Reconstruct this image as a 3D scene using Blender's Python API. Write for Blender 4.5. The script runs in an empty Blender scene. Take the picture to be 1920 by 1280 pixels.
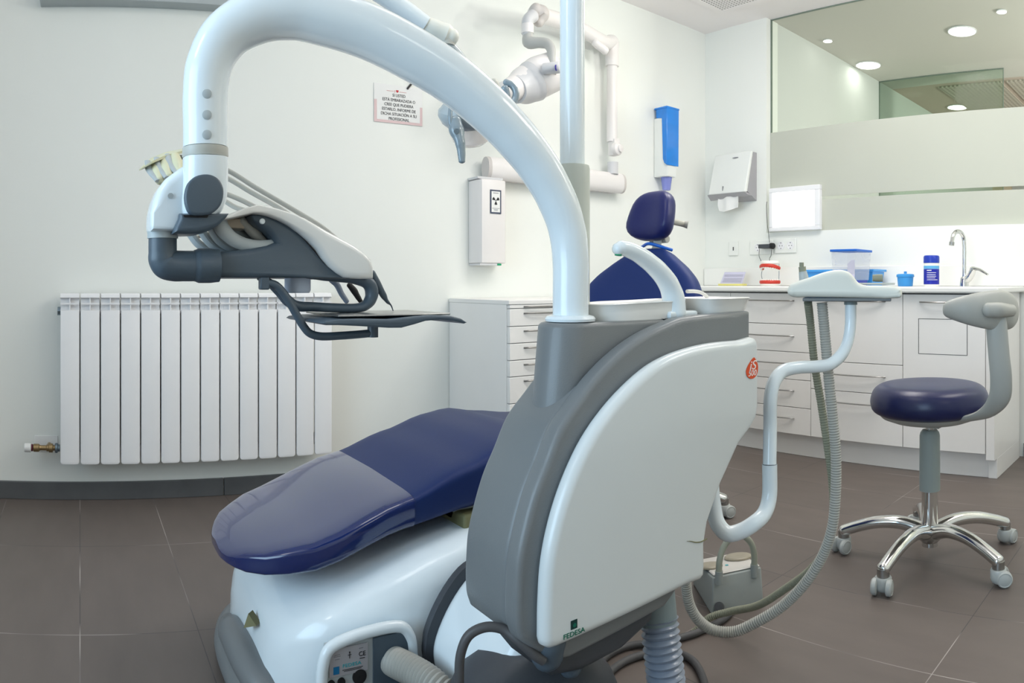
import bpy, bmesh, math, random
from math import sin, cos, tan, pi, sqrt, radians
from mathutils import Vector, Matrix
from mathutils.geometry import tessellate_polygon

# ------------------------------------------------------------------ camera, world, light, exposure
S = bpy.context.scene
COL = S.collection
CAMZ = 0.88
F = 1334.0            # pixels per radian / per unit of tangent
X0 = 150.0            # image column that looks straight at the left wall
Y0 = 530.0            # horizon row
cd = bpy.data.cameras.new('camera')
cam = bpy.data.objects.new('camera', cd)
COL.objects.link(cam)
S.camera = cam
cam.location = (0, 0, CAMZ)
cam.rotation_euler = (pi / 2, 0, -(960 - X0) / F)
cd.type = 'PANO'
cd.panorama_type = 'CENTRAL_CYLINDRICAL'
cd.central_cylindrical_range_u_min = -960 / F
cd.central_cylindrical_range_u_max = 960 / F
cd.central_cylindrical_range_v_min = -(1280 - Y0) / F
cd.central_cylindrical_range_v_max = Y0 / F
cd.central_cylindrical_radius = 1.0
cd.clip_start = 0.02

w = bpy.data.worlds.new('world')
S.world = w
w.use_nodes = True
w.node_tree.nodes['Background'].inputs[0].default_value = (0.75, 0.85, 1.0, 1)
w.node_tree.nodes['Background'].inputs[1].default_value = 0.6

S.view_settings.view_transform = 'Standard'
S.view_settings.look = 'None'
S.view_settings.gamma = 1
S.view_settings.use_curve_mapping = False
S.view_settings.exposure = -0.15

def area(name, loc, rot, sx, sy, power, color, spread=pi):
    l = bpy.data.lights.new(name, 'AREA')
    l.shape = 'RECTANGLE'; l.size = sx; l.size_y = sy; l.energy = power; l.color = color
    l.spread = spread
    o = bpy.data.objects.new(name, l); COL.objects.link(o)
    o.location = loc; o.rotation_euler = rot
    return o
WARM = (1.0, 0.965, 0.925)
def point_light(name, loc, power, color, r=0.16):  # bare point light used as added fill, no fixture behind it
    l = bpy.data.lights.new(name, 'POINT'); l.energy = power; l.color = color; l.shadow_soft_size = r
    o = bpy.data.objects.new(name, l); COL.objects.link(o); o.location = loc
    return o
area('ceiling_area_light', (0.5, 1.2, 2.44), (0, 0, 0), 0.6, 0.6, 5, WARM)
area('ceiling_area_light', (2.2, -0.1, 2.44), (0, 0, 0), 0.6, 0.6, 12, WARM)  # added out of view to brighten the floor on the right
area('ceiling_area_light', (2.0, 1.5, 2.44), (0, 0, 0), 0.6, 0.6, 12, WARM)
point_light('fill_light', (2.55, 1.45, 2.12), 20, WARM)  # added unseen fill for the ceiling and upper back wall
point_light('fill_light', (1.00, 1.30, 2.20), 2, WARM)  # weak unseen fill, added for the middle of the left wall
point_light('fill_light', (-1.0, 0.90, 2.05), 9, WARM)  # added fill out of view, lifts the near end of the left wall
point_light('fill_light', (2.65, 0.00, 2.05), 11, WARM)  # added fill right of view, brightens the counter side
point_light('fill_light', (0.70, -0.95, 1.9), 6, WARM)  # added fill behind the camera for surfaces facing it
area('window_daylight', (-1.86, 0.55, 1.35), (0, -pi / 2, 0), 1.5, 1.9, 31, (0.56, 0.80, 1.0), radians(125))
point_light('next_room_fill', (4.5, -0.7, 1.7), 145, (1.0, 0.99, 0.95))  # added fill out of view, brightens the next room and its ceiling
point_light('next_room_fill', (6.5, -0.6, 1.6), 90, (1.0, 0.96, 0.92))  # second unseen fill, added to brighten the area past the far pane

# ------------------------------------------------------------------ pixel -> world helpers (own distance for each thing)
def AZ(px): return (px - X0) / F
def PR(px, py, r):
    a = AZ(px)
    return Vector((r * sin(a), r * cos(a), CAMZ - (py - Y0) * r / F))
def PY(px, py, y): return PR(px, py, y / cos(AZ(px)))
def PX(px, py, x): return PR(px, py, x / sin(AZ(px)))
def PN(px, py, r0, px0): return PR(px, py, r0 / cos(AZ(px) - AZ(px0)))

# ------------------------------------------------------------------ materials
def lin(c):
    o = []
    for v in c:
        v /= 255.0
        o.append(v / 12.92 if v <= 0.04045 else ((v + 0.055) / 1.055) ** 2.4)
    return (*o, 1.0)
MATS = {}
def mat(name, rgb, rough=0.5, metal=0.0, coat=0.0, bump=0.0, bscale=200.0, vary=0.0, vscale=6.0, trans=0.0, alpha=1.0, emit=0.0, spec=0.5, ior=1.45):
    m = bpy.data.materials.new(name); m.use_nodes = True
    n = m.node_tree.nodes; l = m.node_tree.links
    p = n['Principled BSDF']
    c = lin(rgb)
    p.inputs['Base Color'].default_value = c
    p.inputs['Roughness'].default_value = rough
    p.inputs['Metallic'].default_value = metal
    p.inputs['Coat Weight'].default_value = coat
    p.inputs['Coat Roughness'].default_value = 0.06
    p.inputs['Transmission Weight'].default_value = trans
    p.inputs['Alpha'].default_value = alpha
    p.inputs['Specular IOR Level'].default_value = spec
    p.inputs['IOR'].default_value = ior
    if emit:
        p.inputs['Emission Color'].default_value = c
        p.inputs['Emission Strength'].default_value = emit
    geo = n.new('ShaderNodeNewGeometry')
    if vary:
        t = n.new('ShaderNodeTexNoise'); t.inputs['Scale'].default_value = vscale; t.inputs['Detail'].default_value = 4
        l.new(geo.outputs['Position'], t.inputs['Vector'])
        r = n.new('ShaderNodeMapRange')
        r.inputs[1].default_value = 0.3; r.inputs[2].default_value = 0.7
        r.inputs[3].default_value = 1 - vary; r.inputs[4].default_value = 1 + vary
        l.new(t.outputs['Fac'], r.inputs[0])
        mx = n.new('ShaderNodeVectorMath'); mx.operation = 'SCALE'
        mx.inputs[0].default_value = c[:3]
        l.new(r.outputs[0], mx.inputs['Scale'])
        l.new(mx.outputs[0], p.inputs['Base Color'])
    if bump:
        t = n.new('ShaderNodeTexNoise'); t.inputs['Scale'].default_value = bscale; t.inputs['Detail'].default_value = 3
        l.new(geo.outputs['Position'], t.inputs['Vector'])
        b = n.new('ShaderNodeBump'); b.inputs['Strength'].default_value = bump; b.inputs['Distance'].default_value = 0.002
        l.new(t.outputs['Fac'], b.inputs['Height'])
        l.new(b.outputs[0], p.inputs['Normal'])
    MATS[name] = m
    return m

mat('wall_paint', (240, 242, 237), 0.6, bump=0.10, bscale=90, vary=0.012, vscale=1.5)
mat('ceiling_paint', (247, 242, 240), 0.8, bump=0.05, bscale=60)
mat('corridor_paint', (214, 196, 184), 0.8, bump=0.05, bscale=60)
mat('next_paint', (214, 216, 214), 0.8, bump=0.05, bscale=60)
mat('next_ceiling_paint', (226, 222, 216), 0.8, bump=0.05, bscale=60)
mat('baseboard_slate', (92, 94, 96), 0.45, vary=0.1, vscale=9)
mat('laminate', (242, 240, 237), 0.35, bump=0.02, vary=0.01)
mat('worktop_white', (244, 244, 240), 0.3, vary=0.01)
mat('seam_dark', (60, 60, 60), 0.8, vary=0.1)
mat('shadow_gap', (110, 110, 108), 0.8, vary=0.1)
mat('radiator_enamel', (242, 242, 243), 0.35, bump=0.03, bscale=120, vary=0.01)
mat('radiator_gap', (70, 74, 78), 0.6, vary=0.1)
mat('brass', (165, 142, 105), 0.35, metal=0.9, vary=0.15, vscale=60)
mat('zinc', (130, 145, 155), 0.35, metal=0.8, vary=0.1, vscale=60)
mat('white_gloss', (230, 240, 245), 0.22, coat=0.4, vary=0.01)
mat('white_gloss_warm', (236, 236, 233), 0.22, coat=0.3, vary=0.01)
mat('panel_white', (216, 222, 223), 0.3, coat=0.3, vary=0.01)
mat('shell_grey', (118, 122, 124), 0.42, bump=0.12, bscale=500, vary=0.02, coat=0.12)
mat('slate_grey', (76, 90, 102), 0.42, bump=0.06, bscale=400, vary=0.03, coat=0.1)
mat('light_grey', (176, 184, 186), 0.4, vary=0.02)
mat('tray_white', (224, 226, 218), 0.4, vary=0.01)
mat('warm_grey', (190, 190, 182), 0.4, vary=0.02)
mat('collar_grey', (198, 204, 196), 0.4, vary=0.02)
mat('hose_grey', (168, 168, 162), 0.5, vary=0.03, vscale=20)
mat('hose_olive', (140, 142, 124), 0.55, vary=0.05, vscale=20)
mat('hose_teal', (128, 142, 145), 0.5, vary=0.05, vscale=20)
mat('hose_blue', (132, 142, 158), 0.28, coat=0.3, vary=0.04, vscale=20)
mat('cable_dark', (78, 78, 80), 0.5, vary=0.06, vscale=20)
mat('plastic_dark', (66, 70, 76), 0.5, bump=0.05, vary=0.04)
mat('rubber_black', (28, 28, 30), 0.6, vary=0.1)
mat('vinyl_blue', (18, 40, 90), 0.46, bump=0.10, bscale=350, vary=0.03, spec=0.30)
mat('vinyl_deep', (28, 50, 108), 0.5, bump=0.10, bscale=350, vary=0.03, spec=0.25)
mat('vinyl_gloss', (20, 38, 92), 0.16, coat=0.9, bump=0.03, bscale=14, vary=0.04)
mat('vinyl_stool', (20, 28, 74), 0.33, bump=0.04, bscale=350, vary=0.03, spec=0.6)
mat('vinyl_indigo', (34, 40, 98), 0.34, bump=0.08, bscale=350, vary=0.03, spec=0.45)
mat('chrome', (218, 218, 216), 0.12, metal=1.0, vary=0.03, vscale=30)
mat('chrome_brushed', (170, 170, 168), 0.3, metal=1.0, vary=0.05, vscale=60)
mat('steel_handle', (150, 150, 148), 0.3, metal=0.9, vary=0.05, vscale=60)
mat('stool_grey', (172, 173, 168), 0.45, bump=0.05, bscale=400, vary=0.02)
mat('caster_grey', (182, 186, 184), 0.4, vary=0.02)
mat('stool_column', (150, 160, 158), 0.45, vary=0.02)
mat('pedal_grey', (150, 156, 154), 0.5, vary=0.04, vscale=15)
mat('pedal_top', (214, 210, 204), 0.4, vary=0.03)
mat('pedal_disc', (156, 148, 130), 0.4, vary=0.08, vscale=40)
mat('handle_sage', (150, 154, 140), 0.5, vary=0.04)
mat('blue_mid', (60, 150, 218), 0.35, vary=0.03)
mat('blue_tray', (70, 158, 230), 0.35, vary=0.03)
mat('blue_deep', (30, 60, 175), 0.3, vary=0.04)
mat('blue_lid', (30, 105, 205), 0.35, vary=0.03)
mat('blue_label', (24, 34, 160), 0.35, vary=0.04)
mat('blue_band', (96, 176, 224), 0.35, vary=0.03)
mat('cyan_gloss', (10, 130, 225), 0.15, coat=0.5, vary=0.06, vscale=18)
mat('clear_blue', (150, 160, 235), 0.2, alpha=0.55, vary=0.03)
mat('clear_plastic', (225, 230, 240), 0.12, alpha=0.30, vary=0.02)
mat('paper_white', (240, 240, 238), 0.8, vary=0.01)
mat('paper_pink', (226, 200, 200), 0.8, vary=0.02)
mat('ink', (40, 40, 44), 0.7, vary=0.05)
mat('ink_soft', (72, 72, 76), 0.7, vary=0.05)
mat('ink_faint', (130, 130, 135), 0.7, vary=0.05)
mat('ink_red', (200, 60, 70), 0.7, vary=0.05)
mat('ink_white', (244, 240, 236), 0.5, vary=0.02)
mat('orange_print', (222, 78, 22), 0.4, vary=0.02)
mat('green_print', (0, 104, 84), 0.4, vary=0.05)
mat('green_dark', (0, 50, 48), 0.4, vary=0.05)
mat('cyan_print', (40, 170, 180), 0.4, vary=0.05)
mat('blue_print', (20, 110, 160), 0.4, vary=0.05)
mat('navy_frame', (64, 74, 96), 0.5, vary=0.04)
mat('gum_red', (206, 62, 48), 0.35, vary=0.05)
mat('tooth', (246, 244, 236), 0.3, vary=0.02)
mat('yellow_pad', (236, 228, 140), 0.7, vary=0.03)
mat('lilac_pad', (206, 204, 226), 0.7, vary=0.02)
mat('dispenser_white', (236, 238, 234), 0.35, vary=0.01)
mat('dispenser_grey', (170, 168, 172), 0.45, vary=0.02)
mat('xray_white', (236, 232, 230), 0.32, vary=0.01)
mat('xray_grey', (190, 190, 186), 0.4, vary=0.02)
mat('xray_mid', (212, 212, 214), 0.35, vary=0.02)
mat('endcap_taupe', (206, 200, 196), 0.5, vary=0.02)
mat('pale_blue', (206, 218, 238), 0.35, vary=0.02)
mat('lamp_grey', (176, 188, 194), 0.25, coat=0.3, vary=0.02)
mat('lamp_handle', (136, 152, 162), 0.2, coat=0.5, vary=0.03)
mat('lamp_clear', (240, 226, 222), 0.15, alpha=0.45, vary=0.02)
mat('screw_blue', (60, 50, 150), 0.4, vary=0.05)
mat('green_plug', (20, 160, 110), 0.4, vary=0.05)
mat('tan_plastic', (206, 190, 168), 0.5, vary=0.03)
mat('cream_plastic', (214, 212, 180), 0.4, vary=0.03)
mat('mustard_mud', (118, 116, 82), 0.6, vary=0.1)
mat('maroon', (90, 20, 40), 0.5, vary=0.05)
mat('glow_white', (255, 255, 255), 0.5, emit=1.25)
mat('glow_lamp', (255, 252, 246), 0.5, emit=10.0)
mat('white_frame', (240, 240, 242), 0.35, vary=0.01)
mat('glass_edge', (120, 135, 125), 0.3, vary=0.05)
mat('pink_wall', (214, 150, 140), 0.7, vary=0.05)

def mat_shader(name, build):
    m = bpy.data.materials.new(name); m.use_nodes = True
    n = m.node_tree.nodes; l = m.node_tree.links
    n.clear()
    out = n.new('ShaderNodeOutputMaterial')
    l.new(build(n, l), out.inputs['Surface'])
    MATS[name] = m
def clear_glass(tint):
    def b(n, l):
        t = n.new('ShaderNodeBsdfTransparent'); t.inputs[0].default_value = (*tint, 1)
        g = n.new('ShaderNodeBsdfGlossy'); g.inputs['Roughness'].default_value = 0.02
        fr = n.new('ShaderNodeFresnel'); fr.inputs[0].default_value = 1.09
        mx = n.new('ShaderNodeMixShader')
        l.new(fr.outputs[0], mx.inputs[0]); l.new(t.outputs[0], mx.inputs[1]); l.new(g.outputs[0], mx.inputs[2])
        return mx.outputs[0]
    return b
mat_shader('glass_clear', clear_glass((0.91, 0.94, 0.91)))
mat_shader('glass_green', clear_glass((0.84, 0.92, 0.86)))
def frosted(n, l):
    geo = n.new('ShaderNodeNewGeometry')
    nz = n.new('ShaderNodeTexNoise'); nz.inputs['Scale'].default_value = 1.2
    l.new(geo.outputs['Position'], nz.inputs['Vector'])
    cr = n.new('ShaderNodeValToRGB')
    cr.color_ramp.elements[0].color = (0.68, 0.70, 0.63, 1); cr.color_ramp.elements[1].color = (0.76, 0.77, 0.71, 1)
    l.new(nz.outputs['Fac'], cr.inputs[0])
    d = n.new('ShaderNodeBsdfDiffuse'); tr = n.new('ShaderNodeBsdfTranslucent'); t = n.new('ShaderNodeBsdfTransparent')
    l.new(cr.outputs[0], d.inputs[0]); l.new(cr.outputs[0], tr.inputs[0])
    a = n.new('ShaderNodeMixShader'); a.inputs[0].default_value = 0.35
    l.new(d.outputs[0], a.inputs[1]); l.new(tr.outputs[0], a.inputs[2])
    b = n.new('ShaderNodeMixShader'); b.inputs[0].default_value = 0.07
    l.new(a.outputs[0], b.inputs[1]); l.new(t.outputs[0], b.inputs[2])
    return b.outputs[0]
mat_shader('frosted_film', frosted)

def N(n, t, **k):
    o = n.new(t)
    for a, v in k.items(): setattr(o, a, v)
    return o
def tile_floor():
    m = mat('floor_tile', (106, 97, 92), 0.42, spec=0.45)
    n = m.node_tree.nodes; l = m.node_tree.links; p = n['Principled BSDF']
    geo = n.new('ShaderNodeNewGeometry'); sp = n.new('ShaderNodeSeparateXYZ'); l.new(geo.outputs['Position'], sp.inputs[0])
    def mth(op, a, b=None, c=None):
        o = N(n, 'ShaderNodeMath', operation=op)
        for i, v in enumerate((a, b, c)):
            if v is None: continue
            if isinstance(v, (int, float)): o.inputs[i].default_value = v
            else: l.new(v, o.inputs[i])
        return o.outputs[0]
    u = mth('DIVIDE', mth('ADD', sp.outputs[0], 2.98), 0.298)
    v = mth('DIVIDE', mth('ADD', sp.outputs[1], 5.97 - 0.584), 0.597)
    fu = mth('FRACT', u); fv = mth('FRACT', v)
    du = mth('MULTIPLY', mth('MINIMUM', fu, mth('SUBTRACT', 1.0, fu)), 0.298)
    dv = mth('MULTIPLY', mth('MINIMUM', fv, mth('SUBTRACT', 1.0, fv)), 0.597)
    d = mth('MINIMUM', du, dv)
    gl = mth('LESS_THAN', d, 0.0012)
    cmb = n.new('ShaderNodeCombineXYZ'); l.new(mth('FLOOR', u), cmb.inputs[0]); l.new(mth('FLOOR', v), cmb.inputs[1])
    wn = N(n, 'ShaderNodeTexWhiteNoise'); l.new(cmb.outputs[0], wn.inputs['Vector'])
    st = n.new('ShaderNodeTexNoise'); st.inputs['Scale'].default_value = 5; st.inputs['Detail'].default_value = 5
    mp = n.new('ShaderNodeMapping'); mp.inputs['Scale'].default_value = (3.0, 0.8, 1); l.new(geo.outputs['Position'], mp.inputs[0]); l.new(mp.outputs[0], st.inputs['Vector'])
    fac = mth('ADD', mth('MULTIPLY', wn.outputs['Value'], 0.10), mth('ADD', 0.78, mth('MULTIPLY', st.outputs['Fac'], 0.32)))
    sc = N(n, 'ShaderNodeVectorMath', operation='SCALE'); sc.inputs[0].default_value = lin((106, 97, 92))[:3]; l.new(fac, sc.inputs['Scale'])
    gn = n.new('ShaderNodeTexNoise'); gn.inputs['Scale'].default_value = 2.2; l.new(geo.outputs['Position'], gn.inputs['Vector'])
    gr = n.new('ShaderNodeValToRGB'); gr.color_ramp.elements[0].position = 0.45; gr.color_ramp.elements[1].position = 0.60
    gr.color_ramp.elements[0].color = lin((74, 70, 70)); gr.color_ramp.elements[1].color = lin((176, 168, 162)); l.new(gn.outputs['Fac'], gr.inputs[0])
    mx = n.new('ShaderNodeMix'); mx.data_type = 'RGBA'
    l.new(gl, mx.inputs[0]); l.new(sc.outputs[0], mx.inputs[6]); l.new(gr.outputs[0], mx.inputs[7])
    l.new(mx.outputs[2], p.inputs['Base Color'])
    b = n.new('ShaderNodeBump'); b.inputs['Strength'].default_value = 0.25; b.inputs['Distance'].default_value = 0.002
    l.new(mth('ADD', mth('MULTIPLY', gl, -1.0), mth('MULTIPLY', st.outputs['Fac'], 0.3)), b.inputs['Height']); l.new(b.outputs[0], p.inputs['Normal'])
tile_floor()
def perforated(name, rgb, hole, pitch, rad):
    m = mat(name, rgb, 0.7)
    n = m.node_tree.nodes; l = m.node_tree.links; p = n['Principled BSDF']
    geo = n.new('ShaderNodeNewGeometry'); vm = N(n, 'ShaderNodeVectorMath', operation='SCALE'); vm.inputs['Scale'].default_value = 1 / pitch
    l.new(geo.outputs['Position'], vm.inputs[0])
    fr = N(n, 'ShaderNodeVectorMath', operation='FRACTION'); l.new(vm.outputs[0], fr.inputs[0])
    sb = N(n, 'ShaderNodeVectorMath', operation='SUBTRACT'); sb.inputs[1].default_value = (0.5, 0.5, 0.5); l.new(fr.outputs[0], sb.inputs[0])
    ml = N(n, 'ShaderNodeVectorMath', operation='MULTIPLY'); ml.inputs[1].default_value = (1, 1, 0); l.new(sb.outputs[0], ml.inputs[0])
    ln = N(n, 'ShaderNodeVectorMath', operation='LENGTH'); l.new(ml.outputs[0], ln.inputs[0])
    lt = N(n, 'ShaderNodeMath', operation='LESS_THAN'); lt.inputs[1].default_value = rad / pitch; l.new(ln.outputs['Value'], lt.inputs[0])
    mx = n.new('ShaderNodeMix'); mx.data_type = 'RGBA'; mx.inputs[6].default_value = lin(rgb); mx.inputs[7].default_value = lin(hole)
    l.new(lt.outputs[0], mx.inputs[0]); l.new(mx.outputs[2], p.inputs['Base Color'])
perforated('perforated_white', (236, 232, 230), (120, 114, 112), 0.020, 0.0045)
perforated('perforated_pink', (212, 202, 190), (158, 148, 136), 0.036, 0.010)

# ------------------------------------------------------------------ geometry helpers: each returns (verts, faces)
def box(lo, hi):
    x0, y0, z0 = lo; x1, y1, z1 = hi
    v = [(x0, y0, z0), (x1, y0, z0), (x1, y1, z0), (x0, y1, z0), (x0, y0, z1), (x1, y0, z1), (x1, y1, z1), (x0, y1, z1)]
    return v, [(0, 3, 2, 1), (4, 5, 6, 7), (0, 1, 5, 4), (1, 2, 6, 5), (2, 3, 7, 6), (3, 0, 4, 7)]
def loft(rings, cap=True, closed=True):
    n = len(rings[0]); v = [tuple(p) for r in rings for p in r]; f = []
    for i in range(len(rings) - 1):
        for j in range(n if closed else n - 1):
            k = (j + 1) % n
            f.append((i * n + j, i * n + k, (i + 1) * n + k, (i + 1) * n + j))
    if cap:
        f.append(tuple(reversed(range(n)))); f.append(tuple(range((len(rings) - 1) * n, len(rings) * n)))
    return v, f
def smooth_pts(pts, k=8, closed=False):
    P = [Vector(p) for p in pts]; n = len(P); out = []
    if n < 3 and not closed:
        return [P[0].lerp(P[-1], i / k) for i in range(k + 1)]
    rng = range(n) if closed else range(n - 1)
    for i in rng:
        if closed: a, b, c, d = P[i - 1], P[i], P[(i + 1) % n], P[(i + 2) % n]
        else: a = P[max(i - 1, 0)]; b = P[i]; c = P[i + 1]; d = P[min(i + 2, n - 1)]
        for j in range(k):
            t = j / k
            t0 = 0.0; t1 = max((b - a).length, 1e-6) ** 0.5; t2 = t1 + max((c - b).length, 1e-6) ** 0.5; t3 = t2 + max((d - c).length, 1e-6) ** 0.5
            if a == b: a_ = b - (c - b); t1 = (c - b).length ** 0.5; t2 = t1 * 2; t3 = t2 + max((d - c).length, 1e-6) ** 0.5
            else: a_ = a
            if c == d: d_ = c + (c - b); t3 = t2 + (c - b).length ** 0.5
            else: d_ = d
            tt = t1 + (t2 - t1) * t
            A1 = a_ * ((t1 - tt) / (t1 - t0)) + b * ((tt - t0) / (t1 - t0))
            A2 = b * ((t2 - tt) / (t2 - t1)) + c * ((tt - t1) / (t2 - t1))
            A3 = c * ((t3 - tt) / (t3 - t2)) + d_ * ((tt - t2) / (t3 - t2))
            B1 = A1 * ((t2 - tt) / (t2 - t0)) + A2 * ((tt - t0) / (t2 - t0))
            B2 = A2 * ((t3 - tt) / (t3 - t1)) + A3 * ((tt - t1) / (t3 - t1))
            out.append(B1 * ((t2 - tt) / (t2 - t1)) + B2 * ((tt - t1) / (t2 - t1)))
    if not closed: out.append(P[-1])
    return out
def frames(P, up=None):
    T = []
    for i in range(len(P)):
        d = (P[min(i + 1, len(P) - 1)] - P[max(i - 1, 0)])
        T.append(d.normalized() if d.length > 1e-9 else Vector((0, 0, 1)))
    u = Vector(up) if up else (Vector((0, 0, 1)) if abs(T[0].z) < 0.9 else Vector((0, 1, 0)))
    u = (u - T[0] * u.dot(T[0])).normalized(); out = []
    for t in T:
        if up:
            q = Vector(up); q = q - t * q.dot(t)
            if q.length > 0.05: u = q.normalized()
        u = (u - t * u.dot(t)).normalized()
        out.append((t, u, t.cross(u)))
    return out
def tube(pts, r, n=20, k=8, sm=True, flat=1.0, up=None, roundcap=False):
    """sweep; r is a number or a list as long as pts; flat = width ratio along the second axis"""
    R = list(r) if isinstance(r, (list, tuple)) else [r] * len(pts)
    if sm:
        P = smooth_pts(pts, k)
        RR = []
        m = len(pts) - 1
        for i in range(len(P)):
            s = i / (len(P) - 1) * m; a = min(int(s), m - 1); t = s - a; t = t * t * (3 - 2 * t)
            RR.append(R[a] * (1 - t) + R[a + 1] * t)
    else: P = [Vector(p) for p in pts]; RR = R
    fr = frames(P, up); rings = []
    if roundcap:
        t = fr[0][0]
        for q in (0.15, 0.5, 0.8):
            rr = RR[0] * sin(q * pi / 2); c = P[0] - t * RR[0] * cos(q * pi / 2) * 0.8
            rings.append([c + fr[0][1] * rr * cos(2 * pi * j / n) + fr[0][2] * rr * flat * sin(2 * pi * j / n) for j in range(n)])
    for c, (t, a, b), rr in zip(P, fr, RR):
        rings.append([c + a * rr * cos(2 * pi * j / n) + b * rr * flat * sin(2 * pi * j / n) for j in range(n)])
    if roundcap:
        t = fr[-1][0]
        for q in (0.8, 0.5, 0.15):
            rr = RR[-1] * sin(q * pi / 2); c = P[-1] + t * RR[-1] * cos(q * pi / 2) * 0.8
            rings.append([c + fr[-1][1] * rr * cos(2 * pi * j / n) + fr[-1][2] * rr * flat * sin(2 * pi * j / n) for j in range(n)])
    return loft(rings)
def ribbed(pts, r, pitch, depth=0.10, n=16):
    P = smooth_pts(pts, 24)
    L = [0.0]
    for i in range(1, len(P)): L.append(L[-1] + (P[i] - P[i - 1]).length)
    m = int(L[-1] / pitch * 4); Q = []; j = 0
    for i in range(m + 1):
        s = L[-1] * i / m
        while j < len(L) - 2 and L[j + 1] < s: j += 1
        t = (s - L[j]) / max(L[j + 1] - L[j], 1e-9); Q.append(P[j].lerp(P[j + 1], t))
    R = [r * (1 + depth * (0.5, 0.0, -0.9, 0.0)[i % 4]) for i in range(len(Q))]
    return tube(Q, R, n=n, sm=False)
def cyl(a, b, r, n=24, r2=None):
    return tube([a, b], [r, r if r2 is None else r2], n=n, sm=False)
def lathe(prof, c=(0, 0, 0), axis=(0, 0, 1), n=32):
    ax = Vector(axis).normalized(); u = Vector((1, 0, 0)) if abs(ax.x) < 0.9 else Vector((0, 1, 0))
    u = (u - ax * u.dot(ax)).normalized(); v = ax.cross(u); c = Vector(c)
    return loft([[c + ax * h + u * r * cos(2 * pi * j / n) + v * r * sin(2 * pi * j / n) for j in range(n)] for r, h in prof])
def prism(poly, f0, f1):
    """poly: list of 3D points; f0,f1 offset vectors"""
    a = Vector(f0); b = Vector(f1)
    return loft([[Vector(p) + a for p in poly], [Vector(p) + b for p in poly]])
def xz(poly, y0, y1):
    return loft([[(x, y0, z) for x, z in poly], [(x, y1, z) for x, z in poly]])
def pillow_prism(poly, y0, y1, rnd, axis='y', steps=5):
    """polygon (u,w) extruded along an axis with softly rounded rims (mitred inset, eased where the outline is thin)"""
    P = [Vector((p[0], p[1])) for p in poly]
    Q = [P[0]]
    for p in P[1:]:
        if (p - Q[-1]).length > 1e-5: Q.append(p)
    if (Q[0] - Q[-1]).length < 1e-5: Q.pop()
    P = Q; n = len(P)
    ar = sum(P[i].x * P[(i + 1) % n].y - P[(i + 1) % n].x * P[i].y for i in range(n))
    sg = 1 if ar > 0 else -1
    nrm = []
    for i in range(n):
        a = (P[i] - P[i - 1]).normalized(); b = (P[(i + 1) % n] - P[i]).normalized()
        na = Vector((a.y, -a.x)) * sg; nb = Vector((b.y, -b.x)) * sg
        m = na + nb
        m = m.normalized() if m.length > 1e-4 else na
        nrm.append(m / max(m.dot(na), 0.6))
    wt = [1.0] * n
    def seg_hit(a, b, c, d):
        def o(p, q, r): return (q.x - p.x) * (r.y - p.y) - (q.y - p.y) * (r.x - p.x)
        return o(a, b, c) * o(a, b, d) < 0 and o(c, d, a) * o(c, d, b) < 0
    for it in range(14):
        I = [p - q * rnd * w_ for p, q, w_ in zip(P, nrm, wt)]
        bad = set()
        for i in range(n):
            k = (i + 1) % n
            if (I[k] - I[i]).dot(P[k] - P[i]) <= 0: bad |= {i, k}
        for i in range(n):
            for j in range(i + 2, n):
                if i == 0 and j == n - 1: continue
                if seg_hit(I[i], I[(i + 1) % n], I[j], I[(j + 1) % n]): bad |= {i, (i + 1) % n, j, (j + 1) % n}
        if not bad: break
        for i in bad: wt[i] *= 0.6
        wt = [min(wt[i], 0.5 * (wt[i] + wt[i - 1]) + 0.25, 0.5 * (wt[i] + wt[(i + 1) % n]) + 0.25) for i in range(n)]
    rings = []
    def ring(ins, d):
        o = []
        for p, q, w_ in zip(P, nrm, wt):
            a = p - q * ins * w_
            o.append({'y': (a.x, d, a.y), 'x': (d, a.x, a.y), 'z': (a.x, a.y, d)}[axis])
        return o
    s = 1 if y1 > y0 else -1
    for i in range(steps + 1):
        t = i / steps * pi / 2
        rings.append(ring(rnd * (1 - sin(t)), y0 + s * rnd * (1 - cos(t))))
    for i in range(steps + 1):
        t = pi / 2 - i / steps * pi / 2
        rings.append(ring(rnd * (1 - sin(t)), y1 - s * rnd * (1 - cos(t))))
    v, f = loft(rings, cap=False)
    tri = tessellate_polygon([[Vector((p.x, p.y, 0)) for p in [p - q * rnd * w_ for p, q, w_ in zip(P, nrm, wt)]]])
    o2 = (len(rings) - 1) * n
    f += [tuple(t) for t in tri] + [tuple(reversed([i + o2 for i in t])) for t in tri]
    return v, f
def join(*gs):
    v = []; f = []
    for a, b in gs:
        o = len(v); v += [tuple(p) for p in a]; f += [tuple(i + o for i in q) for q in b]
    return v, f
def xform(g, M): return [tuple(M @ Vector(p)) for p in g[0]], g[1]

def part(name, g, m, parent=None, bevel=0.0, bseg=2, sub=0, ang=35, label=None):
    me = bpy.data.meshes.new(name)
    me.from_pydata([tuple(p) for p in g[0]], [], [tuple(q) for q in g[1]])
    bm = bmesh.new(); bm.from_mesh(me); bmesh.ops.recalc_face_normals(bm, faces=bm.faces); bm.to_mesh(me); bm.free()
    me.materials.append(MATS[m])
    me.shade_smooth()
    if not sub: me.set_sharp_from_angle(angle=radians(ang))
    o = bpy.data.objects.new(name, me); COL.objects.link(o)
    if bevel:
        b = o.modifiers.new('bevel', 'BEVEL'); b.width = bevel; b.segments = bseg; b.limit_method = 'ANGLE'; b.angle_limit = radians(40)
        b.harden_normals = False
    if sub:
        s = o.modifiers.new('sub', 'SUBSURF'); s.levels = sub; s.render_levels = sub
    if parent is not None:
        o.parent = parent; o.matrix_parent_inverse = Matrix.Translation(root_loc(parent)).inverted()
    if label: o['label'] = label
    return o
LOC = {}
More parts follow.
